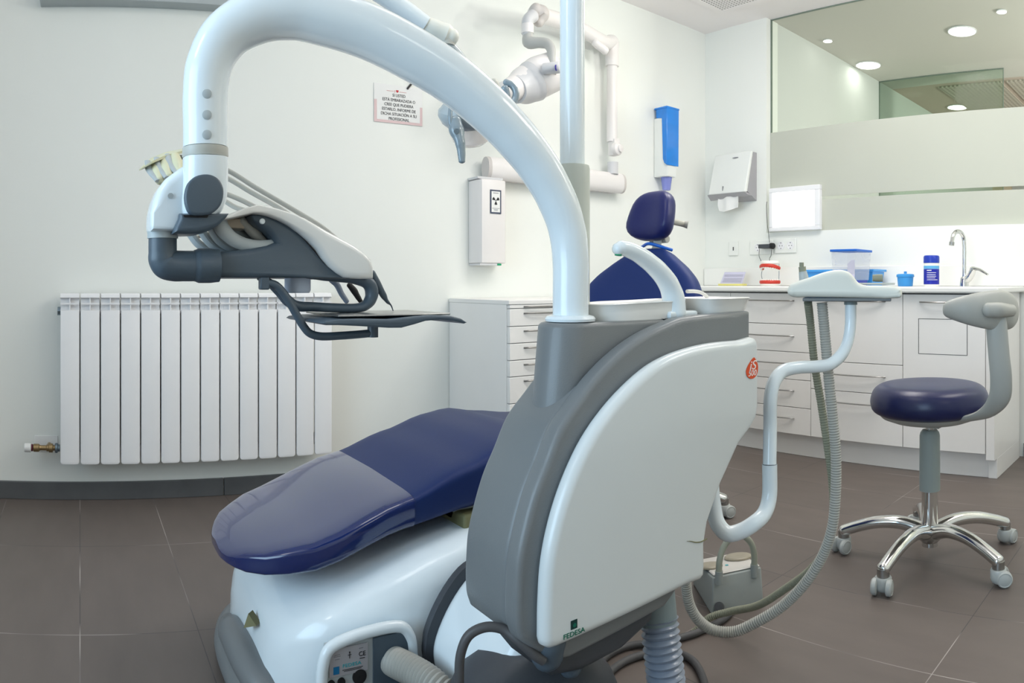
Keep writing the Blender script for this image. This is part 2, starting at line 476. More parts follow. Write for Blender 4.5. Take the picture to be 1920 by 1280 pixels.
def root_loc(o):
    return Vector(LOC.get(o.name, (0, 0, 0)))
def thing(name, label, cat, loc, group=None):
    o = bpy.data.objects.new(name, None); COL.objects.link(o); o.location = loc; LOC[o.name] = tuple(loc)
    o.empty_display_size = 0.1
    o['label'] = label; o['category'] = cat
    if group: o['group'] = group
    return o
def solo(o, label, cat, group=None):
    o['label'] = label; o['category'] = cat
    if group: o['group'] = group
    return o
def struct(name, g, m, **k):
    o = part(name, g, m, **k); o['kind'] = 'structure'; return o
def dup(root, loc, rotz, label=None, group=None, skip=()):
    r = root.copy(); COL.objects.link(r); r.location = loc; r.rotation_euler = (0, 0, rotz)
    if label: r['label'] = label
    if group: r['group'] = group
    for ch in list(root.children):
        if ch.name.split('.')[0] in skip: continue
        mi = ch.matrix_parent_inverse.copy()
        c = ch.copy(); COL.objects.link(c); c.parent = r; c.matrix_parent_inverse = mi
        for gch in list(ch.children):
            d = gch.copy(); COL.objects.link(d); d.parent = c; d.matrix_parent_inverse = gch.matrix_parent_inverse.copy()
    return r
def text(name, body, size, M, m, parent, align='CENTER', ext=0.0003, shear=0.0, sx=1.0):
    c = bpy.data.curves.new(name, 'FONT'); c.body = body; c.size = size; c.align_x = align; c.align_y = 'CENTER'; c.extrude = ext; c.shear = shear
    c.space_line = 1.12
    t = bpy.data.objects.new(name, c); COL.objects.link(t)
    dg = bpy.context.evaluated_depsgraph_get()
    me = bpy.data.meshes.new_from_object(t.evaluated_get(dg))
    bpy.data.objects.remove(t)
    me.transform(M @ Matrix.Diagonal((sx, 1, 1, 1)))
    me.materials.clear(); me.materials.append(MATS[m])
    o = bpy.data.objects.new(name, me); COL.objects.link(o)
    if parent is not None:
        o.parent = parent; o.matrix_parent_inverse = Matrix.Translation(root_loc(parent)).inverted()
    return o
def basis(o, ux, uy):
    """matrix with local x -> ux, local y -> uy, origin o"""
    ux = Vector(ux).normalized(); uy = Vector(uy).normalized(); uz = ux.cross(uy)
    return Matrix(((ux.x, uy.x, uz.x, o[0]), (ux.y, uy.y, uz.y, o[1]), (ux.z, uy.z, uz.z, o[2]), (0, 0, 0, 1)))
#@@ROOM@@
# ------------------------------------------------------------------ room shell
HC = 2.467            # ceiling height
YL = 2.90             # left wall plane
XB = 3.50             # back wall plane
XW = -1.95; YF = -1.70
struct('floor', box((XW, -3.2, -0.05), (9.5, YL, 0.0)), 'floor_tile')
struct('ceiling', box((XW, YF, HC), (XB + 0.06, YL, HC + 0.06)), 'ceiling_paint')
struct('wall_left', box((XW, YL, 0), (XB + 0.12, YL + 0.1, HC)), 'wall_paint')
struct('wall_back', join(box((XB, 2.425, 0), (XB + 0.12, YL, HC)), box((XB, YF, 0), (XB + 0.12, 2.425, 1.179))), 'wall_paint')
struct('wall_front', box((XW, YF - 0.1, 0), (XB + 0.12, YF, HC)), 'wall_paint')
struct('wall_window_side', join(box((XW - 0.1, YF, 0), (XW, YL, 0.55)), box((XW - 0.1, YF, 2.15), (XW, YL, HC)),
       box((XW - 0.1, YF, 0.55), (XW, -0.45, 2.15)), box((XW - 0.1, 1.55, 0.55), (XW, YL, 2.15))), 'wall_paint')
struct('baseboard_left', join(box((XW, YL - 0.015, 0), (0.590, YL, 0.071)), box((0.594, YL - 0.015, 0), (1.652, YL, 0.071))), 'baseboard_slate', bevel=0.002)
struct('baseboard_front', box((XW, YF, 0), (XB, YF + 0.015, 0.071)), 'baseboard_slate', bevel=0.002)
struct('baseboard_window_side', box((XW, YF + 0.02, 0), (XW + 0.015, YL - 0.02, 0.071)), 'baseboard_slate', bevel=0.002)
struct('baseboard_back', box((XB - 0.015, YF + 0.02, 0), (XB, 0.87, 0.071)), 'baseboard_slate', bevel=0.002)
# glazing of the partition: clear pane, frosted film with a thin clear stripe
ST0, ST1 = 1.359, 1.377
struct('window_1', box((XB + 0.045, YF, 1.179), (XB + 0.055, 2.425, HC)), 'glass_clear')
wf = struct('trim_1', join(box((XB + 0.0395, YF, 1.18), (XB + 0.0445, 2.424, ST0)), box((XB + 0.0395, YF, ST1), (XB + 0.0445, 2.424, 1.7825))), 'frosted_film')
struct('trim_2', join(box((XB + 0.042, 2.421, 1.18), (XB + 0.058, 2.4245, HC)), box((XB + 0.044, YF, HC - 0.005), (XB + 0.056, 2.418, HC - 0.0005))), 'glass_edge')
# next room seen through the glass
XG = 5.06
struct('wall_next_left', box((XB + 0.12, 2.43, 0), (9.5, 2.53, HC)), 'next_paint')
struct('wall_next_end', box((9.4, -3.2, 0), (9.5, 2.43, HC)), 'next_paint')
struct('wall_next_right', box((XB + 0.12, -3.3, 0), (9.5, -3.2, HC)), 'next_paint')
struct('ceiling_next', box((XB + 0.06, -3.2, HC), (XG + 0.25, 2.43, HC + 0.06)), 'next_ceiling_paint')
struct('ceiling_corridor', box((XG + 0.25, -3.2, HC), (9.5, 2.43, HC + 0.06)), 'corridor_paint')
struct('window_2', box((XG, 1.42, 0.0), (XG + 0.01, 2.43, HC)), 'glass_green')
struct('trim_3', join(box((XG - 0.004, 1.415, 0), (XG + 0.004, 1.42, HC)), box((XG - 0.004, 2.424, 0), (XG + 0.004, 2.43, HC)),
       box((XG - 0.004, 1.42, HC - 0.009), (XG + 0.004, 2.42, HC - 0.001))), 'glass_edge')
for (x0, x1, y0, y1) in ((5.38, 8.9, 1.53, 2.05), (5.38, 8.9, 0.96, 1.48), (5.38, 8.9, 0.39, 0.91)):
    p = thing('perforated_ceiling_panel', 'perforated beige ceiling panel beyond the far glass pane', 'ceiling panel', (x0, y0, HC), 'perforated panels in the far room')
    part('panel', box((x0, y0, HC - 0.012), (x1, y1, HC - 0.001)), 'perforated_pink', p)
# our ceiling panel
p = thing('perforated_ceiling_panel', 'white perforated square ceiling panel near the corner of the treatment room', 'ceiling panel', (2.7, 2.0, HC))
part('perforated_sheet', box((2.74, 2.02, HC - 0.008), (3.24, 2.56, HC - 0.001)), 'perforated_white', p)
part('rim', join(box((2.70, 2.56, HC - 0.009), (3.28, 2.60, HC - 0.001)), box((3.24, 1.98, HC - 0.009), (3.28, 2.56, HC - 0.001)),
     box((2.70, 1.98, HC - 0.009), (2.74, 2.56, HC - 0.001)), box((2.74, 1.98, HC - 0.009), (3.24, 2.02, HC - 0.001))), 'ceiling_paint', p)
part('shadow_gap', box((3.283, 1.98, HC - 0.004), (3.289, 2.60, HC - 0.001)), 'seam_dark', p)
def downlight(x, y, r, label, group):
    t = thing('ceiling_downlight', label, 'ceiling light', (x, y, HC), group)
    part('rim', lathe([(r, -0.001), (r * 1.06, -0.003), (r * 1.06, -0.008), (r, -0.010), (r * 0.98, -0.008), (r * 0.98, -0.001)], (x, y, HC)), 'white_frame', t)
    part('diffuser', lathe([(r * 0.97, -0.002), (r * 0.97, -0.006), (r * 0.5, -0.009), (0.001, -0.010)], (x, y, HC)), 'glow_lamp', t)
def on_ceiling(px, py):
    a = AZ(px); r = (HC - CAMZ) * F / (Y0 - py); return r * sin(a), r * cos(a)
for px, py, r, lb, gp in ((1804, 57, 0.088, 'large round ceiling light glowing white, rightmost of the two big ones past the glass', 'large round lights past the glass'),
                          (1628, 121, 0.088, 'large round ceiling light glowing white, above and left of the far glass pane', 'large round lights past the glass'),
                          (1552, 75, 0.029, 'small round spotlight in the next ceiling, close to the left wall behind glass', 'small spotlights past the glass'),
                          (1878, 20, 0.029, 'small round spotlight in the next ceiling, at the upper right corner of the photo', 'small spotlights past the glass')):
    downlight(*on_ceiling(px, py), r, lb, gp)
for px, py in ((1795, 200),):
    x, y = on_ceiling(px, py)
    downlight(min(x, 9.0), y, 0.088, 'faraway ceiling light low behind the far glass pane', None) if x < 9.2 else None
# distant coloured wall piece seen above the film
struct('wall_next_accent', box((8.2, 2.2, 1.9), (8.25, 2.43, HC - 0.02)), 'tan_plastic')
# ------------------------------------------------------------------ radiator under the left wall's window-side
PIT = 0.0794; RY = 2.785; RZ0 = 0.168; RZ1 = 0.838
rad = thing('radiator', 'white sectional aluminium radiator with fourteen fins on the left wall', 'radiator', (0.47, RY, RZ0))
def rad_section(x0):
    x1 = x0 + PIT; g = 0.0027; zf = 0.772
    # front face with rounded lower corners
    poly = []
    r = 0.012
    for a in range(5): t = pi + a / 4 * pi / 2; poly.append((x0 + g + r + r * cos(t), RZ0 + r + r * sin(t)))
    for a in range(5): t = 1.5 * pi + a / 4 * pi / 2; poly.append((x1 - g - r + r * cos(t), RZ0 + r + r * sin(t)))
    poly += [(x1 - g, zf), (x0 + g, zf)]
    front = pillow_prism(poly, RY, RY + 0.014, 0.003, steps=2)
    xm = (x0 + x1) / 2
    gs = [front, box((xm - 0.0022, RY + 0.006, RZ0 + 0.04), (xm + 0.0022, RY + 0.085, RZ1 - 0.012)),
          box((x0 + g, RY + 0.004, RZ1 - 0.043), (x1 - g, RY + 0.012, RZ1 - 0.037)),
          box((xm - 0.02, RY + 0.02, RZ0 + 0.03), (xm + 0.02, RY + 0.07, RZ0 + 0.08)),
          box((xm - 0.02, RY + 0.02, RZ1 - 0.09), (xm + 0.02, RY + 0.07, RZ1 - 0.05)),
          box((x0 + 0.012, RY + 0.030, RZ0 + 0.06), (x1 - 0.012, RY + 0.034, RZ1 - 0.012))]
    gs.append(box((x0 + g, RY + 0.022, zf - 0.012), (x1 - g, RY + 0.026, RZ1 - 0.017)))
    cap = [(RY + 0.003, RZ1 - 0.016), (RY + 0.006, RZ1 - 0.006), (RY + 0.014, RZ1), (RY + 0.08, RZ1), (RY + 0.085, RZ1 - 0.006), (RY + 0.085, RZ1 - 0.016), (RY + 0.01, RZ1 - 0.02)]
    gs.append(loft([[(x0 + g, y, z) for y, z in cap], [(x1 - g, y, z) for y, z in cap]]))
    return join(*gs)
for i in range(14):
    part('fin_section', rad_section(-PIT + i * PIT), 'radiator_enamel', rad)
for z in (RZ0 + 0.055, RZ1 - 0.07):
    part('header_pipe', cyl((-PIT + 0.002, RY + 0.045, z), (13 * PIT - 0.002, RY + 0.045, z), 0.016), 'radiator_enamel', rad)
for xb, zb_ in ((0.2, RZ0 + 0.07), (0.85, RZ0 + 0.07), (0.2, RZ1 - 0.10), (0.85, RZ1 - 0.10)):
    part('wall_bracket', box((xb, RY + 0.06, zb_), (xb + 0.015, YL - 0.001, zb_ + 0.02)), 'zinc', rad)
part('end_plug', cyl((-PIT - 0.010, RY + 0.045, RZ1 - 0.07), (-PIT + 0.003, RY + 0.045, RZ1 - 0.07), 0.017, n=8), 'zinc', rad)
zv = RZ0 + 0.055; yv = RY + 0.045
vlv = thing('radiator_valve', 'small brass radiator valve with white cap at the lower left of the radiator', 'valve', (-0.15, yv, zv))
part('union_nut', lathe([(0.014, 0), (0.020, 0.002), (0.020, 0.010), (0.015, 0.012), (0.014, 0.02)], (-PIT - 0.0205, yv, zv), (1, 0, 0), 12), 'zinc', vlv)
part('valve_body', lathe([(0.013, 0), (0.016, 0.002), (0.016, 0.022), (0.012, 0.026), (0.0105, 0.03), (0.0105, 0.052), (0.014, 0.054), (0.014, 0.062), (0.018, 0.064), (0.018, 0.078), (0.011, 0.08), (0.011, 0.086)], (-0.1865, yv, zv), (1, 0, 0), 16), 'brass', vlv)
part('supply_pipe', cyl((-0.125, yv, zv), (-0.125, YL - 0.003, zv), 0.008), 'brass', vlv)
part('cap', join(lathe([(0.001, 0), (0.017, 0.001), (0.018, 0.004), (0.018, 0.026), (0.015, 0.028)], (-0.222, yv, zv), (1, 0, 0), 16)), 'white_gloss_warm', vlv)
part('red_ring', lathe([(0.0145, 0), (0.0145, 0.006)], (-0.194, yv, zv), (1, 0, 0), 16), 'maroon', vlv)
part('wall_plate', box((-0.185, YL - 0.004, zv - 0.03), (-0.09, YL - 0.0005, zv + 0.035)), 'paper_white', vlv, bevel=0.003)

# ------------------------------------------------------------------ board cut off by the top edge
fr = thing('wall_board', 'pale wall board with grey patterned print, cut off by the top edge of the photo', 'wall board', (0.3, 2.83, 2.004))
part('frame', join(box((-0.16, 2.826, 2.004), (0.78, 2.8985, 2.03)), box((-0.16, 2.826, 2.03), (-0.13, 2.8985, 2.35)), box((0.75, 2.826, 2.03), (0.78, 2.8985, 2.35)), box((-0.16, 2.826, 2.35), (0.78, 2.8985, 2.376))), 'light_grey', fr, bevel=0.002)
part('board', box((-0.13, 2.84, 2.03), (0.75, 2.89, 2.35)), 'warm_grey', fr)

# ------------------------------------------------------------------ pregnancy notice
pn = thing('paper_notice', 'pink edged paper notice in Spanish with six black lines, stuck on the white wall', 'notice', (1.4, YL, 1.6))
x0, x1, z0, z1 = 1.270, 1.512, 1.598, 1.770
part('sheet', box((x0, YL - 0.0035, z0), (x1, YL - 0.0025, z1)), 'paper_white', pn)
part('pink_border', join(box((x0, YL - 0.0038, z0), (x1, YL - 0.0036, z0 + 0.012)), box((x0, YL - 0.0038, z0 + 0.012), (x0 + 0.014, YL - 0.0036, z0 + 0.10)),
     box((x1 - 0.012, YL - 0.0038, z0 + 0.012), (x1, YL - 0.0036, z0 + 0.085))), 'paper_pink', pn)
FWD = ((1, 0, 0), (0, 0, 1))
lines = ['SI USTED', 'ESTÁ EMBARAZADA O', 'CREE QUE PUDIERA', 'ESTARLO, INFORME DE', 'DICHA SITUACIÓN A SU', 'PROFESIONAL']
text('printed_text', '\n'.join(lines), 0.0190, basis(((x0 + x1) / 2 + 0.002, YL - 0.0045, z0 + 0.072), *FWD), 'ink_soft', pn, sx=0.86)
text('red_heading', '~~~~~ ) ♥ ~~~~~', 0.012, basis(((x0 + x1) / 2 - 0.01, YL - 0.0045, z1 - 0.028), *FWD), 'ink_red', pn)
part('black_clip', prism([(1.430, YL - 0.0045, 1.762), (1.437, YL - 0.0045, 1.757), (1.462, YL - 0.0045, 1.787), (1.455, YL - 0.0045, 1.792)], (0, 0, 0), (0, -0.004, 0)), 'rubber_black', pn)

# ------------------------------------------------------------------ drawer cabinet on the left wall
dc = thing('drawer_cabinet', 'low white cabinet with stacked shallow drawers standing against the left wall', 'drawer cabinet', (2.03, 2.64, 0))
DX0, DX1, DYF, DZ = 1.655, 2.40, 2.412, 0.808
part('body', join(box((DX0, DYF + 0.012, 0.06), (DX1, 2.897, DZ - 0.018)), box((DX0 + 0.02, DYF + 0.04, 0.0), (DX1 - 0.02, 2.88, 0.06))), 'laminate', dc, bevel=0.0015)
part('top_board', box((DX0 - 0.002, DYF - 0.010, DZ - 0.018), (DX1 + 0.002, 2.897, DZ)), 'laminate', dc, bevel=0.002)
rows = [0.7885, 0.7715, 0.698, 0.628, 0.558, 0.490, 0.38, 0.23, 0.07]
for i in range(len(rows) - 1):
    a, b = rows[i + 1], rows[i]
    d = part('drawer', box((DX0 + 0.004, DYF - 0.008, a + 0.0028), (DX1 - 0.004, DYF + 0.012, b)), 'laminate', dc, bevel=0.002)
    zh = b - 0.018 if i else b - 0.008
    part('handle', tube([(1.73, DYF - 0.008, zh), (1.75, DYF - 0.018, zh), (1.86, DYF - 0.026, zh), (2.0, DYF - 0.028, zh), (2.14, DYF - 0.026, zh), (2.25, DYF - 0.018, zh), (2.27, DYF - 0.008, zh)], 0.0035, n=8, k=4), 'steel_handle', d)

# ------------------------------------------------------------------ back counter: four cabinet units, end panel, plinth, worktop
CX = 3.03
def ycol(px, x=CX): return x / tan(AZ(px))
def zrow(px, py, x=CX): return PX(px, py, x).z
Y12, Y23, Y34, YE = ycol(1520), ycol(1692.6), 2.335, 0.931
ZT = 0.832; ZB = 0.115
def bow(parent, y0, y1, z, x=CX):
    m = (y0 + y1) / 2; h = y1 - y0
    part('handle', tube([(x, y0, z), (x - 0.012, y0 + 0.05 * h, z), (x - 0.024, y0 + 0.25 * h, z), (x - 0.028, m, z), (x - 0.024, y1 - 0.25 * h, z), (x - 0.012, y1 - 0.05 * h, z), (x, y1, z)], 0.0032, n=8, k=4, flat=1.6), 'steel_handle', parent)
def unit(name, label, y0, y1, splits, hs, cat='cabinet'):
    t = thing(name, label, cat, (3.25, (y0 + y1) / 2, 0))
    part('carcass', box((CX + 0.022, y0 + 0.001, ZB), (3.478, y1 - 0.001, ZT)), 'laminate', t)
    zs = [ZT - 0.004] + splits + [ZB]
    fs = []
    for i in range(len(zs) - 1):
        f = part('drawer' if len(zs) > 2 else 'door', box((CX, y0 + 0.0015, zs[i + 1] + 0.0015), (CX + 0.02, y1 - 0.0015, zs[i] - 0.0015)), 'laminate', t, bevel=0.0012)
        if hs[i]: bow(f, hs[i][0], hs[i][1], hs[i][2])
        fs.append(f)
    part('shadow_line', join(box((CX + 0.0205, y0 + 0.001, ZB + 0.002), (CX + 0.0215, y1 - 0.001, ZT - 0.002))), 'seam_dark', t)
    return t, fs
m1 = 2.095
unit('drawer_unit', 'white unit of five drawers under the worktop, behind the ribbed hoses', Y12, Y34, [0.670, 0.530, 0.391, 0.251],
     [(1.93, 2.25, 0.790), (1.93, 2.25, 0.611), (1.93, 2.25, 0.473), (1.93, 2.25, 0.336), (1.93, 2.25, 0.197)])
unit('drawer_unit', 'white unit with one tall front above two drawers, left of the stool', Y23, Y12, [0.495, 0.354],
     [(ycol(1660), ycol(1548), 0.792), (ycol(1660), ycol(1548), 0.437), (ycol(1660), ycol(1548), 0.302)])
t3, f3 = unit('cabinet', 'white cabinet with a single door and a square flap cut in it, behind the stool', YE, Y23, [], [(ycol(1790), ycol(1725), 0.792)])
fy0, fy1 = ycol(1814), ycol(1722); fz0, fz1 = 0.553, 0.716
part('flap', join(box((CX - 0.0008, fy0, fz0), (CX + 0.001, fy1, fz0 + 0.0022)), box((CX - 0.0008, fy0, fz1 - 0.0022), (CX + 0.001, fy1, fz1)),
     box((CX - 0.0008, fy0, fz0 + 0.0022), (CX + 0.001, fy0 + 0.0025, fz1 - 0.0022)), box((CX - 0.0008, fy1 - 0.0025, fz0 + 0.0022), (CX + 0.001, fy1, fz1 - 0.0022))), 'seam_dark', f3[0])
unit('cabinet', 'white cabinet in the room corner behind the blue backrest', Y34, 2.895, [], [None])
ep = part('cabinet_end_panel', join(box((CX, 0.889, 0.09), (3.478, 0.9295, ZT)), box((3.07, 0.889, 0.0), (3.478, 0.9295, 0.09))), 'laminate', bevel=0.0015)
solo(ep, 'white side panel closing the right end of the counter', 'end panel')
pl = part('cabinet_plinth', join(box((3.08, 0.9305, 0.0), (3.10, 2.895, ZB - 0.004))), 'laminate', bevel=0.001)
solo(pl, 'long white plinth board under the counter cabinets, touching the floor tiles', 'plinth')
wt = thing('worktop', 'long white worktop with upstand running along the back wall', 'worktop', (3.25, 1.9, 0.84))
part('slab', box((3.000, 0.862, 0.8335), (3.498, 2.897, 0.862)), 'worktop_white', wt, bevel=0.008, bseg=3)
part('upstand', box((3.482, 0.862, 0.863), (3.498, 2.897, 0.972)), 'worktop_white', wt, bevel=0.003)
ZW = 0.8625
def onwt(px, x): return x / tan(AZ(px))

# ------------------------------------------------------------------ things on the worktop
# card stand
X = 3.36; ya = onwt(1395, X); yb = onwt(1352, X)
cs = thing('card_stand', 'small yellow based stand holding lilac printed cards on the worktop, left of teeth model', 'card stand', (X, (ya + yb) / 2, ZW))
part('base', box((X - 0.03, ya, ZW), (X + 0.03, yb, ZW + 0.012)), 'yellow_pad', cs, bevel=0.002)
part('card', prism([(X - 0.015, ya + 0.004, ZW + 0.012), (X - 0.015, yb - 0.004, ZW + 0.012), (X + 0.02, yb - 0.012, ZW + 0.082), (X + 0.02, ya + 0.004, ZW + 0.082)], (0, 0, 0), (0.004, 0, 0)), 'lilac_pad', cs)
part('printed_lines', join(*[prism([(X - 0.0165 + 0.0005 * (z - 12), ya + 0.012, ZW + z / 1000), (X - 0.0165 + 0.0005 * (z - 12), yb - 0.02, ZW + z / 1000), (X - 0.0165 + 0.0005 * (z - 10.8), yb - 0.02, ZW + (z + 1.2) / 1000), (X - 0.0165 + 0.0005 * (z - 10.8), ya + 0.012, ZW + (z + 1.2) / 1000)], (0, 0, 0), (-0.0004, 0, 0)) for z in (22, 29, 36, 43, 57, 64)]), 'ink_faint', cs)
# teeth model
X = 3.30; yc = onwt(1438.5, X)
tm = thing('teeth_model', 'open dental teeth model with red gums and white teeth, standing on the worktop', 'teeth model', (X, yc, ZW))
def arch(z, rise, up):
    """row of gum along a horseshoe and its teeth"""
    pts = []
    for i in range(15):
        a = -pi * 0.52 + i / 14 * pi * 1.04
        pts.append(Vector((X + 0.035 - 0.055 * cos(a), yc - 0.056 * sin(a), z + rise * cos(a))))
    gum = tube(pts, 0.0115, n=10, k=3, flat=0.8)
    teeth = []
    for i in range(14):
        p = pts[i].lerp(pts[i + 1], 0.5); s = 0.0042 if 4 <= i <= 9 else 0.005
        q = p + Vector((-0.002, 0, up * 0.017))
        teeth.append(tube([p + Vector((0, 0, up * 0.004)), p.lerp(q, 0.6), q], [s, s * 1.15, s * 0.75], n=8, k=2))
    return gum, teeth
gu, tu = arch(ZW + 0.100, 0.016, -1); gl_, tl = arch(ZW + 0.022, 0.0, 1)
part('upper_gum', gu, 'gum_red', tm); part('lower_gum', gl_, 'gum_red', tm)
for t_ in tu + tl: part('tooth', t_, 'tooth', tm)
part('upper_base', pillow_prism([(X + 0.035 - 0.06 * cos(a), yc - 0.055 * sin(a)) for a in [(-0.5 + i / 12) * pi for i in range(13)]], ZW + 0.122, ZW + 0.142, 0.005, axis='z', steps=3), 'tooth', tm)
part('lower_base', pillow_prism([(X + 0.035 - 0.06 * cos(a), yc - 0.06 * sin(a)) for a in [(-0.5 + i / 12) * pi for i in range(13)]], ZW + 0.0002, ZW + 0.014, 0.004, axis='z', steps=3), 'tooth', tm)
for s in (-1, 1):
    part('hinge_wire', tube([(X + 0.04, yc + s * 0.052, ZW + 0.012), (X + 0.03, yc + s * 0.060, ZW + 0.06), (X + 0.04, yc + s * 0.054, ZW + 0.125)], 0.0018, n=6, k=4), 'zinc', tm)
# sockets and switch on back wall
def plate(name, label, cat, px0, px1, pyc, holes, h=0.086):
    y1_, y0_ = onwt(px0, XB), onwt(px1, XB); zc = PX((px0 + px1) / 2, pyc, XB).z
    t = thing(name, label, cat, (XB, (y0_ + y1_) / 2, zc))
    part('cover', box((XB - 0.009, y0_, zc - h / 2), (XB - 0.0005, y1_, zc + h / 2)), 'dispenser_white', t, bevel=0.003)
    for f in holes:
        yy = y1_ + (y0_ - y1_) * f
        part('socket_well', lathe([(0.024, 0), (0.024, -0.002), (0.0205, -0.0025), (0.0200, -0.0005), (0.001, -0.0004)], (XB - 0.009, yy, zc), (1, 0, 0), 24), 'white_frame', t)
        part('pin_hole', join(*[cyl((XB - 0.0105, yy + d, zc), (XB - 0.0095, yy + d, zc), 0.003, n=10) for d in (-0.009, 0.009)], box((XB - 0.0115, yy - 0.003, zc + 0.014), (XB - 0.0095, yy + 0.003, zc + 0.019)), box((XB - 0.0115, yy - 0.003, zc - 0.019), (XB - 0.0095, yy + 0.003, zc - 0.014))), 'ink_faint', t)
    return t, y0_, y1_, zc
plate('wall_socket', 'white double power socket with two round outlets on the back wall, right of black plug', 'power socket', 1454, 1494, 460.5, (0.3, 0.74))
t_, a_, b_, zc_ = plate('wall_socket', 'white wall socket occupied by the black plug, above the teeth model', 'power socket', 1407, 1451, 464, (0.35,))
t_, a_, b_, zc_ = plate('light_switch', 'small white switch plate with a dark slot, left of the sockets', 'switch', 1368, 1385, 466, ())
part('slot', box((XB - 0.011, (a_ + b_) / 2 - 0.004, zc_ - 0.012), (XB - 0.0095, (a_ + b_) / 2 + 0.002, zc_ + 0.010)), 'ink', t_)
# plug adaptor with cords
ad = thing('plug_adapter', 'black plug adapter with thin cords sticking out of the socket', 'plug', PX(1436, 463, 3.45))
pA = PX(1424, 462, 3.44); pB = PX(1444, 462, 3.44)
part('body', box((3.425, pB.y, pA.z - 0.012), (3.49, pA.y, pA.z + 0.012)), 'plastic_dark', ad, bevel=0.003)
part('plug_head', lathe([(0.004, -0.012), (0.014, -0.01), (0.018, 0.0), (0.018, 0.02), (0.012, 0.028)], (3.45, pB.y, pA.z + 0.002), (1, 0, 0), 20), 'rubber_black', ad)
part('cord', join(tube([PX(1443, 455, 3.452), PX(1441, 438, 3.455), PX(1438, 410, 3.46), PX(1437, 385, 3.47), PX(1438, 378, 3.48)], 0.0016, n=6, k=6),
     tube([PX(1424, 466, 3.44), PX(1423, 478, 3.43), PX(1427, 490, 3.36), PX(1427, 498, 3.34)], 0.0016, n=6, k=6),
     tube([PX(1447, 468, 3.45), PX(1446, 478, 3.44), PX(1443, 484, 3.40), PX(1443, 488, 3.36)], 0.0016, n=6, k=6)), 'rubber_black', ad)
# light box
y1_, y0_ = onwt(1442.5, 3.47), onwt(1537.5, 3.47); z0_, z1_ = 1.182, 1.437
lb = thing('light_box', 'glowing white film viewer in white frame leaning on the glass above the worktop', 'light box', (3.47, (y0_ + y1_) / 2, z0_))
t = 0.034
part('frame', join(box((3.465, y0_, z0_), (3.495, y1_, z0_ + t * 0.7)), box((3.465, y0_, z1_ - t * 0.8), (3.495, y1_, z1_)), box((3.465, y0_, z0_ + t * 0.7), (3.495, y0_ + t * 1.0, z1_ - t * 0.8)), box((3.465, y1_ - t * 0.7, z0_ + t * 0.7), (3.495, y1_, z1_ - t * 0.8))), 'white_frame', lb, bevel=0.003)
part('screen', box((3.472, y0_ + t * 0.9, z0_ + t * 0.65), (3.492, y1_ - t * 0.65, z1_ - t * 0.75)), 'glow_white', lb)
# towel dispenser
td = thing('paper_towel_dispenser', 'white metal paper towel dispenser with a sheet hanging out, on the back wall', 'towel dispenser', (3.4, 2.65, 1.4))
yL, yR = 2.772, 2.492
zt, zb = 1.665, 1.405
part('back_box', loft([[(3.3995, yL - 0.012, zb + 0.02), (3.498, yL - 0.012, zb - 0.03), (3.498, yL - 0.012, zt), (3.462, yL - 0.012, zt)],
                       [(3.3995, yR + 0.004, zb + 0.02), (3.498, yR + 0.004, zb - 0.03), (3.498, yR + 0.004, zt), (3.462, yR + 0.004, zt)]]), 'dispenser_grey', td)
part('front_cover', loft([[(3.372, yL, zb + 0.012), (3.3985, yL, zb + 0.012), (3.460, yL, zt + 0.004), (3.44, yL, zt + 0.004)],
                          [(3.372, yR, zb + 0.012), (3.3985, yR, zb + 0.012), (3.460, yR, zt + 0.004), (3.44, yR, zt + 0.004)]]), 'dispenser_white', td, bevel=0.006, bseg=3)
part('lower_lip', loft([[(3.366, yL + 0.002, zb + 0.012), (3.40, yL + 0.002, zb - 0.022), (3.45, yL + 0.002, zb - 0.004), (3.40, yL + 0.002, zb + 0.011)],
                        [(3.366, yR - 0.002, zb + 0.012), (3.40, yR - 0.002, zb - 0.004), (3.45, yR - 0.002, zb - 0.004), (3.40, yR - 0.002, zb + 0.011)]]), 'dispenser_grey', td, bevel=0.002)
part('slot', box((3.376, 2.660, zb + 0.03), (3.384, 2.664, zb + 0.058)), 'ink_faint', td)
sh = []
for i in range(9):
    s = i / 8; yy = yL - 0.06 - s * 0.15
    sh.append([(3.395 + 0.006 * sin(s * 9), yy, zb - 0.005), (3.392 + 0.008 * sin(s * 9), yy, zb - 0.05), (3.39 + 0.01 * sin(s * 9 + 1), yy - 0.006, zb - 0.085 - 0.01 * sin(s * 5)),
               (3.396 + 0.01 * sin(s * 9 + 1), yy - 0.006, zb - 0.085 - 0.01 * sin(s * 5)), (3.398 + 0.008 * sin(s * 9), yy, zb - 0.05), (3.400 + 0.006 * sin(s * 9), yy, zb - 0.005)])
part('paper_towel', loft(sh), 'paper_white', td)
part('logo', prism([(3.4305 + 0.0022 * sin(a), 2.605 + 0.022 * cos(a), zt - 0.028 + 0.0035 * sin(a)) for a in [2 * pi * i / 20 for i in range(20)]], (-0.0005, 0, 0), (-0.0035, 0, 0)), 'ink_faint', td)
